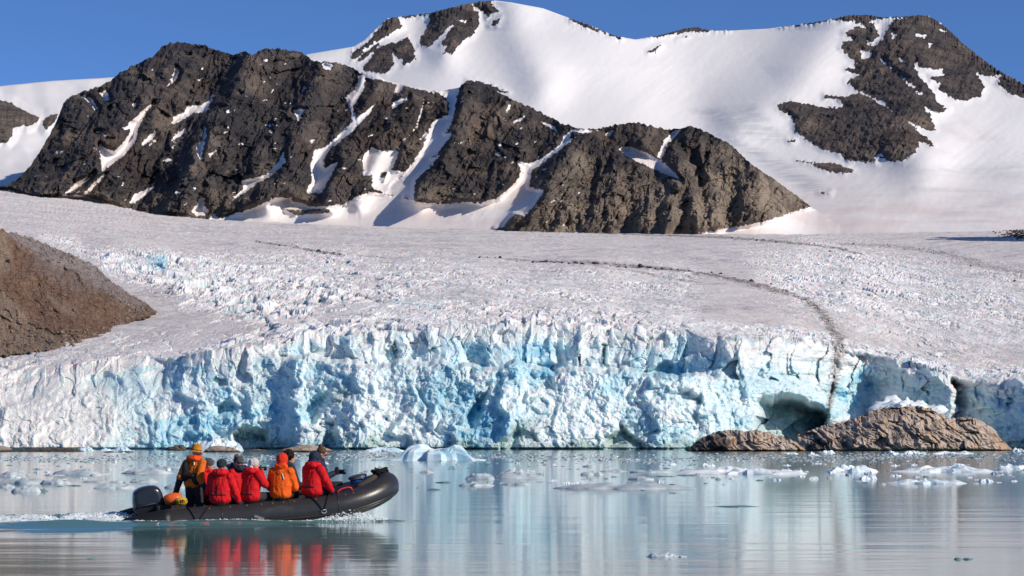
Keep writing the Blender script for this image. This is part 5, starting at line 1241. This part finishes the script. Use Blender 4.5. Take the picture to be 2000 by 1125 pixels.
# spray at the bow and churned foam behind the motor
M_FOAM = simple_mat('foam_white', (0.80, 0.86, 0.87), 0.6, 0.3)
def spray(name, n, fn, label):
    bases = [np.array([v.co[:] for v in m_.vertices]) for m_ in stone_me]; tr = [np.array([p.vertices[:] for p in m_.polygons]) for m_ in stone_me]
    VV, FF, off = [], [], 0
    for i in range(n):
        u, v, h, s_ = fn()
        X = BX + u * c_ - v * s_b; Y = BY + u * s_b + v * c_
        z = float(wake(np.array([X]), np.array([Y]))[0][0]) + h
        b = bases[random.randrange(6)] * np.array([s_ * 1.5, s_ * 1.2, s_]) + np.array([X, Y, z - 0.3 * s_])
        VV.append(b); FF.append(tr[0] + off); off += len(b)
    tag(link(name, np_mesh(name, np.concatenate(VV), np.concatenate(FF), True), M_FOAM), label, kind='stuff')
s_b = math.sin(BOAT_YAW)
def f_bow():
    u = random.triangular(0.5, 2.55, 1.9); e = math.exp(-((u - 1.75) / 0.6) ** 2)
    return u, -0.78 - random.random() ** 1.6 * (0.25 + 0.45 * e) + 0.25 * max(0, u - 1.7), abs(random.gauss(0, 0.045)) * e + (0.12 * random.random() * e if random.random() < 0.15 else 0), random.choice((0.012, 0.018, 0.026, 0.04))
spray('bow_spray', 1000, f_bow, 'white spray thrown up under the raised bow')
def f_side():
    return random.uniform(-2.4, 1.2), -1.02 - abs(random.gauss(0, 0.035)), random.random() * 0.02, random.choice((0.012, 0.018, 0.025))
spray('side_foam', 700, f_side, 'thin line of foam along the side of the boat')
def f_stern():
    b = random.random() ** 1.4 * 5.5
    return -2.3 - b, 0.25 + random.gauss(0, 0.28 + 0.10 * b), abs(random.gauss(0, 0.03)) * math.exp(-b / 3), random.choice((0.012, 0.018, 0.026, 0.038))
spray('stern_foam', 1300, f_stern, 'churned white foam trailing behind the motor')
# ================================================================== PEOPLE
from mathutils.bvhtree import BVHTree
def fabric(name, col, rough=0.75):
    t = NT(name)
    n = t.noise(5.0, 5, 0.6); w = t.noise(9.0, 3, 0.55, vec=t.map((1.0, 1.0, 0.55)), dist=1.1)
    c = t.mix(t.step(n, 0.3, 0.7), tuple(x * 0.86 for x in col), tuple(min(1, x * 1.1) for x in col))
    return t.out(c, rough, t.bump(w, 0.85, 0.05), 0.25)
M_RED = fabric('red_jacket_fabric', (0.62, 0.006, 0.012))
M_ORANGE = fabric('orange_jacket_fabric', (0.84, 0.115, 0.006))
M_ORANGE2 = fabric('amber_jacket_fabric', (0.66, 0.135, 0.010))
M_HOODOR = fabric('bright_orange_hood', (0.84, 0.085, 0.008))
M_HOODRED = fabric('red_hood_fabric', (0.66, 0.035, 0.012))
M_BLACKF = fabric('black_vest_fabric', (0.014, 0.014, 0.015))
M_NAVY = fabric('navy_fabric', (0.018, 0.026, 0.05))
M_TROUS = fabric('dark_trouser_fabric', (0.028, 0.028, 0.034))
M_DGREY = fabric('dark_grey_knit', (0.028, 0.034, 0.042), 0.95)
M_MGREY = fabric('brown_grey_knit', (0.085, 0.075, 0.08), 0.95)
M_PALEK = fabric('pale_grey_knit', (0.58, 0.52, 0.51), 0.95)
M_FELT = fabric('tan_felt', (0.55, 0.22, 0.03), 0.9)
M_SKIN = simple_mat('skin', (0.52, 0.29, 0.20), 0.5, 0.35)
M_HAIRD = simple_mat('dark_curly_hair', (0.020, 0.013, 0.010), 0.8, 0.2, 1.0, 60)
M_HAIRB = simple_mat('brown_hair', (0.085, 0.045, 0.025), 0.6, 0.3, 0.8, 50)
M_EYE = simple_mat('eye_dark', (0.02, 0.015, 0.012), 0.3, 0.5)
M_LIP = simple_mat('lips', (0.38, 0.13, 0.11), 0.5, 0.3)
M_GLASS = simple_mat('dark_lens', (0.008, 0.008, 0.010), 0.1, 0.6)
M_CAM = simple_mat('camera_black', (0.012, 0.012, 0.013), 0.4, 0.5)
M_SILV = simple_mat('reflective_tape', (0.62, 0.64, 0.66), 0.4, 0.5)

def capsule(p0, p1, r0, r1, n=12, m=5):
    p0, p1 = Vector(p0), Vector(p1); d = p1 - p0; L = max(d.length, 1e-5); d = d / L
    s = d.orthogonal().normalized(); u = d.cross(s)
    prof = [(-r0 * math.cos(a), r0 * math.sin(a)) for a in np.linspace(0.15, math.pi / 2, m)] + [(L + r1 * math.sin(a), r1 * math.cos(a)) for a in np.linspace(0, math.pi / 2 - 0.15, m)]
    V, F = [], []
    for h, r in prof:
        for k in range(n):
            a = 2 * math.pi * k / n; V.append(p0 + d * h + (s * math.cos(a) + u * math.sin(a)) * r)
    for i in range(len(prof) - 1):
        for k in range(n): F.append((i * n + k, i * n + (k + 1) % n, (i + 1) * n + (k + 1) % n, (i + 1) * n + k))
    F.append(tuple(range(n))[::-1]); F.append(tuple(range((len(prof) - 1) * n, len(prof) * n)))
    return V, F
def ellip(c, r, rot=(0, 0, 0), n=16, m=10):
    from mathutils import Euler
    M = Euler(rot).to_matrix(); V, F = [], []
    for i in range(m + 1):
        th = 0.08 + (math.pi - 0.16) * i / m
        for k in range(n):
            a = 2 * math.pi * k / n
            V.append(Vector(c) + M @ Vector((r[0] * math.sin(th) * math.cos(a), r[1] * math.sin(th) * math.sin(a), -r[2] * math.cos(th))))
    for i in range(m):
        for k in range(n): F.append((i * n + k, i * n + (k + 1) % n, (i + 1) * n + (k + 1) % n, (i + 1) * n + k))
    F.append(tuple(range(n))[::-1]); F.append(tuple(range(m * n, (m + 1) * n)))
    return V, F
def blend(name, shapes, mat, parent, voxel=0.02, smooth=4, wrinkle=0.0, seed=0):
    """join overlapping closed shapes into one continuous skin"""
    V, F = [], []
    for v, f in shapes:
        o = len(V); V += [tuple(x) for x in v]; F += [tuple(i + o for i in q) for q in f]
    me = bpy.data.meshes.new(name); me.from_pydata(V, [], F); me.update()
    ob = bpy.data.objects.new(name, me); COL.objects.link(ob)
    md = ob.modifiers.new('r', 'REMESH'); md.mode = 'VOXEL'; md.voxel_size = voxel
    if smooth: ms = ob.modifiers.new('s', 'SMOOTH'); ms.factor = 0.5; ms.iterations = smooth
    dg = bpy.context.evaluated_depsgraph_get()
    new = bpy.data.meshes.new_from_object(ob.evaluated_get(dg), depsgraph=dg)
    bpy.data.objects.remove(ob); bpy.data.meshes.remove(me)
    new.name = name
    if wrinkle:
        n = len(new.vertices); co = np.empty(n * 3, np.float32); new.vertices.foreach_get('co', co); co = co.reshape(-1, 3)
        no = np.array([v.normal[:] for v in new.vertices])
        w = ridged(co[:, 0] * 5 + co[:, 2] * 6 + seed, co[:, 1] * 5 - co[:, 2] * 3.5 + seed * 0.7, 3, 7) + 0.7 * fbm(co[:, 0] * 9 + co[:, 1] * 4, co[:, 2] * 13 + seed, 3, 8)
        co = co + no * (w * wrinkle)[:, None]
        new.vertices.foreach_set('co', co.astype(np.float32).ravel())
    new.polygons.foreach_set('use_smooth', np.ones(len(new.polygons), bool))
    new.update()
    new.materials.clear()
    return link(name, new, mat, parent)
def hand_shapes(w, d, up, s=1.0, curl=0.7, side=1):
    """palm, four unequal bent fingers and a thumb; d points along the hand, up out of its back"""
    w, d, up = Vector(w), Vector(d).normalized(), Vector(up).normalized()
    x = d.cross(up).normalized() * side; up = x.cross(d).normalized() * side
    S = []
    for i, (o, L) in enumerate(((-0.030, 0.058), (-0.010, 0.075), (0.010, 0.080), (0.030, 0.070))):
        base = w + d * 0.085 * s + x * o * s
        S.append(capsule(w + d * 0.015 * s + x * o * 0.7 * s, base, 0.016 * s, 0.013 * s, 8, 3))
        d1 = (d * math.cos(curl) - up * math.sin(curl)).normalized(); d2 = (d * math.cos(curl * 2) - up * math.sin(curl * 2)).normalized()
        k = base + d1 * L * 0.55 * s
        S.append(capsule(base, k, 0.010 * s, 0.009 * s, 8, 3)); S.append(capsule(k, k + d2 * L * 0.5 * s, 0.009 * s, 0.007 * s, 8, 3))
    tb = w + d * 0.03 * s + x * 0.036 * s; tk = tb + (d * 0.7 + x * 0.8 - up * 0.3).normalized() * 0.04 * s
    S.append(capsule(w + d * 0.015 * s, tb, 0.017 * s, 0.013 * s, 8, 3)); S.append(capsule(tb, tk, 0.012 * s, 0.010 * s, 8, 3)); S.append(capsule(tk, tk + (d - up * 0.5).normalized() * 0.03 * s, 0.010 * s, 0.008 * s, 8, 3))
    return S
def strap(name, jacket, path, r, mat, parent, centre=(0, 0)):
    """a webbing strap laid on the jacket; path = (angle, z) round the body's axis"""
    bv = BVHTree.FromPolygons([v.co.copy() for v in jacket.data.vertices], [p.vertices[:] for p in jacket.data.polygons])
    L = []
    for a, z in path:
        o = Vector((centre[0] + math.cos(a) * 0.8, centre[1] + math.sin(a) * 0.8, z)); d = Vector((-math.cos(a), -math.sin(a), 0))
        h = bv.ray_cast(o, d)[0]
        if h is not None: L.append(h - d * r * 0.3)
    if len(L) > 2: return sweep(name, L, r, 6, mat, parent)
def person(label, u, v, z, yaw, jacket, arms, head_yaw=0.0, head_pitch=0.0, lean=0.05, sit=True, scale=1.0, hood=None, wrinkle=0.007, trousers=M_TROUS, turn=0.0, hair=None, seed=1, gloves=M_BLACKF, bulk=1.0, vest=None, legs=None):
    """arms: for left and right, elbow and hand in the body's own frame (x forward, y left, z up from the seat)"""
    root = empty('person')
    q = BOAT @ Vector((u, v, z))
    root.matrix_world = Matrix.Translation(q) @ Matrix.Rotation(BOAT_YAW + yaw, 4, 'Z') @ Matrix.Scale(scale, 4)
    tag(root, label, 'person')
    hz = 0.10 if sit else 0.86
    hip = Vector((0, 0, hz)); ch = hip + Vector((lean * 0.75, 0, 0.36)); nk = hip + Vector((lean, 0, 0.50)); hd = hip + Vector((lean + 0.035, 0, 0.655))
    knee = [Vector((0.40, s * 0.13, hz + 0.02)) if sit else Vector((0.06, s * 0.12, 0.46)) for s in (1, -1)]
    foot = [Vector((0.42, s * 0.13, hz - 0.40)) if sit else Vector((0.0, s * 0.14, 0.07)) for s in (1, -1)]
    sh = [ch + Vector((0, s * 0.185, 0.085)) for s in (1, -1)]
    HR = Matrix.Rotation(head_yaw, 4, 'Z') @ Matrix.Rotation(head_pitch, 4, 'Y')
    def H(p): return hd + (HR @ Vector(p))
    hrot = (0, head_pitch, head_yaw)
    S = [capsule(hip + Vector((0, 0, 0.02)), ch, 0.095, 0.095), capsule(ch, nk, 0.075, 0.052), capsule(nk, hd - Vector((0, 0, 0.03)), 0.052, 0.055),
         ellip(H((0, 0, 0.02)), (0.098, 0.077, 0.105), hrot), ellip(H((0.030, 0, -0.055)), (0.062, 0.056, 0.065), hrot), capsule(H((0.085, 0, 0.01)), H((0.110, 0, -0.022)), 0.011, 0.016, 8, 3),
         ellip(H((-0.01, 0.080, -0.01)), (0.020, 0.010, 0.030), hrot, 8, 6), ellip(H((-0.01, -0.080, -0.01)), (0.020, 0.010, 0.030), hrot, 8, 6)]
    for i in (0, 1):
        e, w = Vector(arms[i][0]) + Vector((0, 0, hz - 0.1)), Vector(arms[i][1]) + Vector((0, 0, hz - 0.1))
        S += [capsule(sh[i], e, 0.050, 0.040), capsule(e, w, 0.040, 0.028)]
        S += [capsule(hip + Vector((0, (0.09, -0.09)[i], 0)), knee[i], 0.085, 0.060), capsule(knee[i], foot[i], 0.058, 0.040), capsule(foot[i] - Vector((0.04, 0, 0.03)), foot[i] + Vector((0.14, 0, -0.035)), 0.04, 0.035)]
    body = blend('body', S, M_SKIN, root, 0.013, 2)
    for s in (1, -1):
        ev, ef = ellip(H((0.082, s * 0.032, 0.022)), (0.010, 0.014, 0.009), hrot, 8, 6)
        me = bpy.data.meshes.new('eye'); me.from_pydata([x[:] for x in ev], [], ef); link('eye', me, M_EYE, root)
    ev, ef = ellip(H((0.088, 0, -0.062)), (0.007, 0.024, 0.007), hrot, 8, 6)
    me = bpy.data.meshes.new('mouth'); me.from_pydata([x[:] for x in ev], [], ef); link('mouth', me, M_LIP, root)
    # trousers and boots
    T = []
    for i in (0, 1):
        T += [capsule(hip + Vector((0, (0.09, -0.09)[i], 0)), knee[i], 0.112, 0.085), capsule(knee[i], foot[i] + Vector((0, 0, 0.03)), 0.085, 0.075)]
    T.append(capsule(hip, hip + Vector((0, 0, 0.10)), 0.16, 0.15))
    blend('trousers', T, trousers, root, 0.02, 3, wrinkle * 0.7, seed + 3)
    for i in (0, 1):
        blend('boot', [capsule(foot[i] - Vector((0.05, 0, 0.02)), foot[i] + Vector((0.15, 0, -0.03)), 0.055, 0.045), capsule(foot[i] + Vector((-0.02, 0, 0.12)), foot[i], 0.062, 0.058)], M_BLACKF, root, 0.016, 2)
    # jacket: hem, waist, chest, shoulders, sleeves
    b = bulk
    J = [capsule(hip + Vector((0, 0, 0.05)), ch, 0.150 * b, 0.135 * b), ellip(hip + Vector((0.01, 0, 0.02)), (0.175 * b, 0.205 * b, 0.14)), capsule(hip + Vector((0, 0.055, 0.05)), ch + Vector((0, 0.075, 0)), 0.150 * b, 0.125 * b), capsule(hip + Vector((0, -0.055, 0.05)), ch + Vector((0, -0.075, 0)), 0.150 * b, 0.125 * b),
         capsule(sh[0] + Vector((0, 0.0, -0.01)), sh[1] + Vector((0, 0.0, -0.01)), 0.082 * b, 0.082 * b), capsule(ch + Vector((0, 0, 0.06)), nk + Vector((0, 0, 0.02)), 0.13 * b, 0.088)]
    for i in (0, 1):
        e, w = Vector(arms[i][0]) + Vector((0, 0, hz - 0.1)), Vector(arms[i][1]) + Vector((0, 0, hz - 0.1))
        J += [capsule(sh[i], e, 0.085 * b, 0.070 * b), capsule(e, w, 0.070 * b, 0.054)]
    jk = blend('jacket', J, jacket, root, 0.019, 3, wrinkle, seed)
    for i in (0, 1):
        e, w = Vector(arms[i][0]) + Vector((0, 0, hz - 0.1)), Vector(arms[i][1]) + Vector((0, 0, hz - 0.1))
        d = (w - e).normalized()
        hs = hand_shapes(w + d * 0.02, d, Vector((0, 0, 1)) if abs(d.z) < 0.8 else Vector((1, 0, 0)), 1.05, 0.65, 1 if i else -1)
        blend('glove' if gloves is not M_SKIN else 'hand', hs, gloves, root, 0.0075, 1)
        cv, cf = capsule(w - d * 0.035, w + d * 0.005, 0.060, 0.058)
        me = bpy.data.meshes.new('cuff'); me.from_pydata([x[:] for x in cv], [], cf)
        for p in me.polygons: p.use_smooth = True
        link('cuff', me, jacket if gloves is M_SKIN else M_NAVY, root)
    return dict(root=root, H=H, hrot=hrot, hd=hd, nk=nk, ch=ch, hip=hip, sh=sh, jk=jk, hz=hz, HR=HR)
def cap_knit(p, mat, name='knit_hat', pom=None, low=-0.02):
    H = p['H']
    sh = [ellip(H((-0.006, 0, 0.050)), (0.112, 0.096, 0.098), p['hrot']), ellip(H((-0.012, 0, 0.012)), (0.110, 0.094, 0.050), p['hrot'])]
    if pom: sh.append(ellip(H(pom), (0.045, 0.045, 0.045)))
    return blend(name, sh, mat, p['root'], 0.014, 2, 0.004)
def hood_down(p, mat, name='hood'):
    n = p['nk']
    return blend(name, [ellip(n + Vector((-0.10, 0, 0.015)), (0.10, 0.155, 0.062), (0, R(20), 0)), capsule(n + Vector((-0.05, 0.115, 0.05)), n + Vector((0.07, 0.09, 0.05)), 0.05, 0.035), capsule(n + Vector((-0.05, -0.115, 0.05)), n + Vector((0.07, -0.09, 0.05)), 0.05, 0.035), capsule(n + Vector((-0.11, -0.07, 0.05)), n + Vector((-0.11, 0.07, 0.05)), 0.06, 0.06)], mat, p['root'], 0.016, 2, 0.006)
def hood_up(p, mat, name='hood'):
    H = p['H']
    return blend(name, [ellip(H((-0.020, 0, 0.035)), (0.128, 0.118, 0.135), p['hrot']), ellip(H((-0.05, 0, -0.09)), (0.11, 0.12, 0.10), p['hrot'])], mat, p['root'], 0.016, 3, 0.006)
def harness(p, mat=M_BLACKF, back=math.pi, waist=0.20):
    z0 = p['hz'] - 0.1
    strap('harness_strap', p['jk'], [(back + 0.01 * k, z0 + waist + 0.20 * k / 7) for k in range(8)], 0.012, mat, p['root'])
    strap('waist_strap', p['jk'], [(a, z0 + waist) for a in np.linspace(back - 1.0, back + 1.0, 30)], 0.011, mat, p['root'])
SEAT = 0.262 + zc_(0); SEATF = SEAT - 0.09
def upx(px_, v):                                                   # boat u of a picture column on the tube at v
    return pxuz(px_, 980, v)[0]
D90 = math.pi / 2
# driver: stands by the motor, one arm back on the tiller, black vest over an amber jacket, tan felt hat
p = person('person in an amber jacket, black vest and tan felt hat standing at the tiller', upx(374, -0.12), -0.12, -0.155, R(48), M_ORANGE2, [((0.12, 0.27, 0.22), (0.30, 0.16, 0.20)), ((-0.14, -0.27, 0.24), (-0.13, -0.36, 0.08))], head_yaw=R(-38), head_pitch=R(4), lean=0.06, sit=False, scale=0.935, seed=5, bulk=1.06)
arm_e, arm_h = p['sh'][0] + Vector((-0.16, 0.17, -0.22)), None
# the tiller arm in its dark sleeve, reaching back and down to the motor
inv = p['root'].matrix_world.inverted()
tu, tz = pxuz(340, 973, 0.04); hp = inv @ (BOAT @ Vector((tu, 0.04, tz)))
el = p['hip'] + Vector((-0.13, 0.24, 0.14))
blend('upper_sleeve', [capsule(p['sh'][0] + Vector((-0.02, 0.02, -0.03)), el, 0.098, 0.086)], M_ORANGE2, p['root'], 0.018, 3, 0.006)
blend('sleeve', [capsule(el + Vector((0.01, -0.01, 0.03)), el, 0.080, 0.082), capsule(el, hp + (el - hp).normalized() * 0.04, 0.075, 0.055)], M_BLACKF, p['root'], 0.018, 3, 0.005)
blend('glove', hand_shapes(hp + (el - hp).normalized() * 0.02, (hp - el).normalized(), (0, 0, 1), 1.1, 0.8), M_BLACKF, p['root'], 0.0075, 1)
H = p['H']
hat = lathe('felt_hat', [(0.0, 0.155), (0.06, 0.158), (0.088, 0.148), (0.096, 0.13), (0.106, 0.03), (0.110, 0.015), (0.150, 0.002), (0.176, -0.012), (0.180, -0.016), (0.150, -0.008), (0.106, 0.0)], H((-0.005, 0, 0.028)), (R(4), R(4), 0), M_FELT, p['root'], 28)
lathe('hat_band', [(0.1115, 0.018), (0.110, 0.034), (0.1075, 0.034)], H((-0.005, 0, 0.028)), (R(4), R(4), 0), M_HAIRB, p['root'], 28)
hood_down(p, M_HOODOR)
blend('collar', [capsule(p['nk'] + Vector((0.03, 0.07, 0.05)), p['nk'] + Vector((0.03, -0.07, 0.05)), 0.062, 0.062), ellip(p['nk'] + Vector((0, 0, 0.05)), (0.085, 0.09, 0.06))], M_NAVY, p['root'], 0.016, 2)
hipz = p['hip'].z
blend('life_vest', [ellip((-0.13, 0.12, hipz + 0.33), (0.070, 0.070, 0.17)), ellip((-0.12, 0.12, hipz + 0.16), (0.085, 0.10, 0.12)), ellip((-0.02, 0, hipz + 0.17), (0.205, 0.245, 0.075)), ellip((-0.09, -0.15, hipz + 0.10), (0.10, 0.10, 0.12)), capsule((0.10, 0.13, hipz + 0.12), (0.12, 0.13, hipz + 0.44), 0.055, 0.05), capsule((0.10, -0.13, hipz + 0.12), (0.12, -0.13, hipz + 0.44), 0.055, 0.05)], M_BLACKF, p['root'], 0.016, 2, 0.004)
strap('reflective_stripe', p['jk'], [(math.pi + 0.75, hipz + 0.46 - 0.006 * k) for k in range(12)], 0.016, M_SILV, p['root'])
# far side rowers first: in front of them the near row, seated on the near tube, backs to the camera
HANDS_LAP = [((0.10, 0.27, 0.24), (0.33, 0.12, 0.16)), ((0.10, -0.27, 0.24), (0.33, -0.12, 0.16))]
HANDS_CAM = [((0.16, 0.27, 0.36), (0.24, 0.07, 0.60)), ((0.16, -0.27, 0.36), (0.24, -0.07, 0.60))]
HAND_TUBE = [((0.08, 0.27, 0.24), (0.30, 0.14, 0.16)), ((0.05, -0.30, 0.26), (0.14, -0.36, 0.02))]
p = person('person in a brown grey knit hat, face in profile behind the hatted driver', upx(404, 0.66), 0.66, SEATF, R(-20), M_RED, HANDS_LAP, head_yaw=R(5), lean=0.0, scale=0.99, seed=11, gloves=M_BLACKF)
cap_knit(p, M_MGREY); hood_down(p, M_RED)
p4 = p = person('person in a grey knit hat with a dark bobble behind two red jackets', upx(468, 0.66), 0.66, SEATF, R(120), M_RED, HANDS_CAM, head_yaw=R(20), lean=0.02, scale=0.99, seed=12, gloves=M_BLACKF)
cap_knit(p, M_MGREY, pom=(-0.02, 0.10, 0.13)); hood_down(p, M_NAVY)
p = person('person with dark curly hair and a dark jacket, half hidden by the red hood', upx(564, 0.66), 0.66, SEATF, R(10), M_TROUS, HANDS_LAP, head_yaw=R(8), lean=0.0, scale=1.0, seed=13, gloves=M_BLACKF)
H = p['H']; rs = random.Random(4)
blend('curly_hair', [ellip(H((-0.03, 0, 0.05)), (0.115, 0.105, 0.11), p['hrot'])] + [ellip(H((-0.035 + 0.11 * math.cos(a) * math.sin(b), 0.105 * math.sin(a) * math.sin(b), 0.05 + 0.11 * math.cos(b))), (0.03, 0.03, 0.03), n=8, m=5) for a, b in [(rs.uniform(0.9, 5.4), rs.uniform(0.1, 1.9)) for _ in range(60)]], M_HAIRD, p['root'], 0.010, 1)
p9 = p = person('person with brown hair in a bun and dark glasses looking down at a camera', upx(626, 0.64), 0.64, SEATF + 0.03, R(-14), M_NAVY, [((0.10, 0.24, 0.28), (0.26, 0.07, 0.36)), ((0.10, -0.24, 0.28), (0.26, -0.07, 0.36))], head_yaw=R(4), head_pitch=R(22), lean=0.0, scale=1.0, seed=14, gloves=M_BLACKF)
H = p['H']
blend('hair', [ellip(H((-0.022, 0, 0.045)), (0.108, 0.088, 0.092), p['hrot']), ellip(H((-0.05, 0, -0.01)), (0.07, 0.084, 0.08), p['hrot']), ellip(H((-0.085, 0, 0.135)), (0.048, 0.046, 0.046))], M_HAIRB, p['root'], 0.011, 2, 0.003)
blend('sunglasses', [ellip(H((0.092, 0.034, 0.020)), (0.012, 0.032, 0.024), p['hrot']), ellip(H((0.092, -0.034, 0.020)), (0.012, 0.032, 0.024), p['hrot']), capsule(H((0.09, -0.07, 0.026)), H((-0.01, -0.085, 0.026)), 0.006, 0.006, 8, 3), capsule(H((0.09, 0.07, 0.026)), H((-0.01, 0.085, 0.026)), 0.006, 0.006, 8, 3), capsule(H((0.096, -0.02, 0.026)), H((0.096, 0.02, 0.026)), 0.006, 0.006, 8, 3)], M_GLASS, p['root'], 0.006, 1)
blend('scarf', [ellip(p['nk'] + Vector((0.0, 0, 0.04)), (0.10, 0.10, 0.07))], M_NAVY, p['root'], 0.016, 2, 0.006)
# near row
p3 = p = person('person in a red jacket and dark teal knit hat right of the hatted driver', upx(429, -0.72), -0.72, SEAT + zc_(-0.7) - 0.02, R(62), M_RED, HAND_TUBE, head_yaw=R(-18), lean=0.05, scale=0.985, seed=21, bulk=1.10)
cap_knit(p, M_DGREY); hood_down(p, M_RED); harness(p)
blend('neck_warmer', [ellip(p['nk'] + Vector((0.0, 0, 0.055)), (0.088, 0.088, 0.055))], M_DGREY, p['root'], 0.016, 2)
p5 = p = person('person in a red jacket and pale grey hat holding a camera up to the right', upx(488, -0.72), -0.72, SEAT + zc_(-0.1) - 0.02, R(38), M_RED, HANDS_CAM, head_yaw=R(-30), lean=0.07, scale=0.955, seed=22, bulk=1.10, gloves=M_SKIN)
cap_knit(p, M_PALEK); hood_down(p, M_RED); harness(p, waist=0.17)
blend('hat_flap', [ellip(p['H']((-0.07, 0, -0.045)), (0.06, 0.085, 0.07), p['hrot'])], M_PALEK, p['root'], 0.014, 2)
p6 = p = person('person in a plain orange jacket with the red hood pulled up', upx(548, -0.72), -0.72, SEAT + zc_(0.5) - 0.02, R(60), M_ORANGE, HANDS_LAP, head_yaw=R(-10), lean=0.06, scale=0.985, seed=23, bulk=1.09)
hood_up(p, M_HOODRED)
blend('collar', [ellip(p['nk'] + Vector((-0.015, 0, 0.045)), (0.118, 0.130, 0.080)), capsule(p['nk'] + Vector((-0.07, -0.08, 0.07)), p['nk'] + Vector((-0.07, 0.08, 0.07)), 0.05, 0.05)], M_HOODOR, p['root'], 0.016, 3, 0.005)
strap('reflective_stripe', p['jk'], [(math.pi + 0.7 + 0.012 * k, 0.52 - 0.011 * k) for k in range(12)], 0.010, M_SILV, p['root'])
bd = lathe('back_badge', [(0.0, 0.004), (0.016, 0.004), (0.018, 0.0)], (0, 0, 0), mat=M_DGREY, parent=p['root'], n=10)
bd.location = (-0.118, 0.0, 0.50); bd.rotation_euler = (0, R(-78), 0)
p8 = p = person('person in a red jacket and dark hood, last in the row towards the bow', upx(609, -0.72), -0.72, SEAT + zc_(1.1) - 0.02, R(40), M_RED, [((0.14, 0.27, 0.30), (0.34, 0.10, 0.34)), ((0.16, -0.30, 0.24), (0.30, -0.30, 0.09))], head_yaw=R(-16), head_pitch=R(8), lean=0.07, scale=0.965, seed=24, bulk=1.16)
hood_up(p, M_NAVY); hood_down(p, M_RED, 'jacket_hood'); harness(p)
# cameras held in the hands
def camera_thing(person_, at_, yaw, label, s=1.0):
    c = empty('photo_camera')
    c.matrix_world = person_['root'].matrix_world @ Matrix.Translation(at_) @ Matrix.Rotation(yaw, 4, 'Z') @ Matrix.Scale(s, 4)
    tag(c, label, 'camera')
    box('camera_body', (0.07, 0.13, 0.095), (0, 0, 0), mat=M_CAM, parent=c, bevel=0.012)
    box('viewfinder', (0.06, 0.05, 0.035), (0, 0, 0.06), mat=M_CAM, parent=c, bevel=0.01)
    lathe('lens', [(0.0, 0.0), (0.035, 0.0), (0.036, 0.07), (0.041, 0.075), (0.041, 0.115), (0.034, 0.115), (0.030, 0.10), (0.0, 0.10)], (0.03, 0, -0.002), (0, D90, 0), M_CAM, c, 16)
camera_thing(p5, (0.27, 0.0, 0.68), R(-8), 'black camera held up by the person in the pale grey hat')
camera_thing(p4, (0.27, 0.0, 0.68), R(0), 'black camera raised by the person in the bobble hat')
camera_thing(p9, (0.34, 0.0, 0.40), R(0), 'black camera with a long lens held by the person with the hair bun', 1.25)
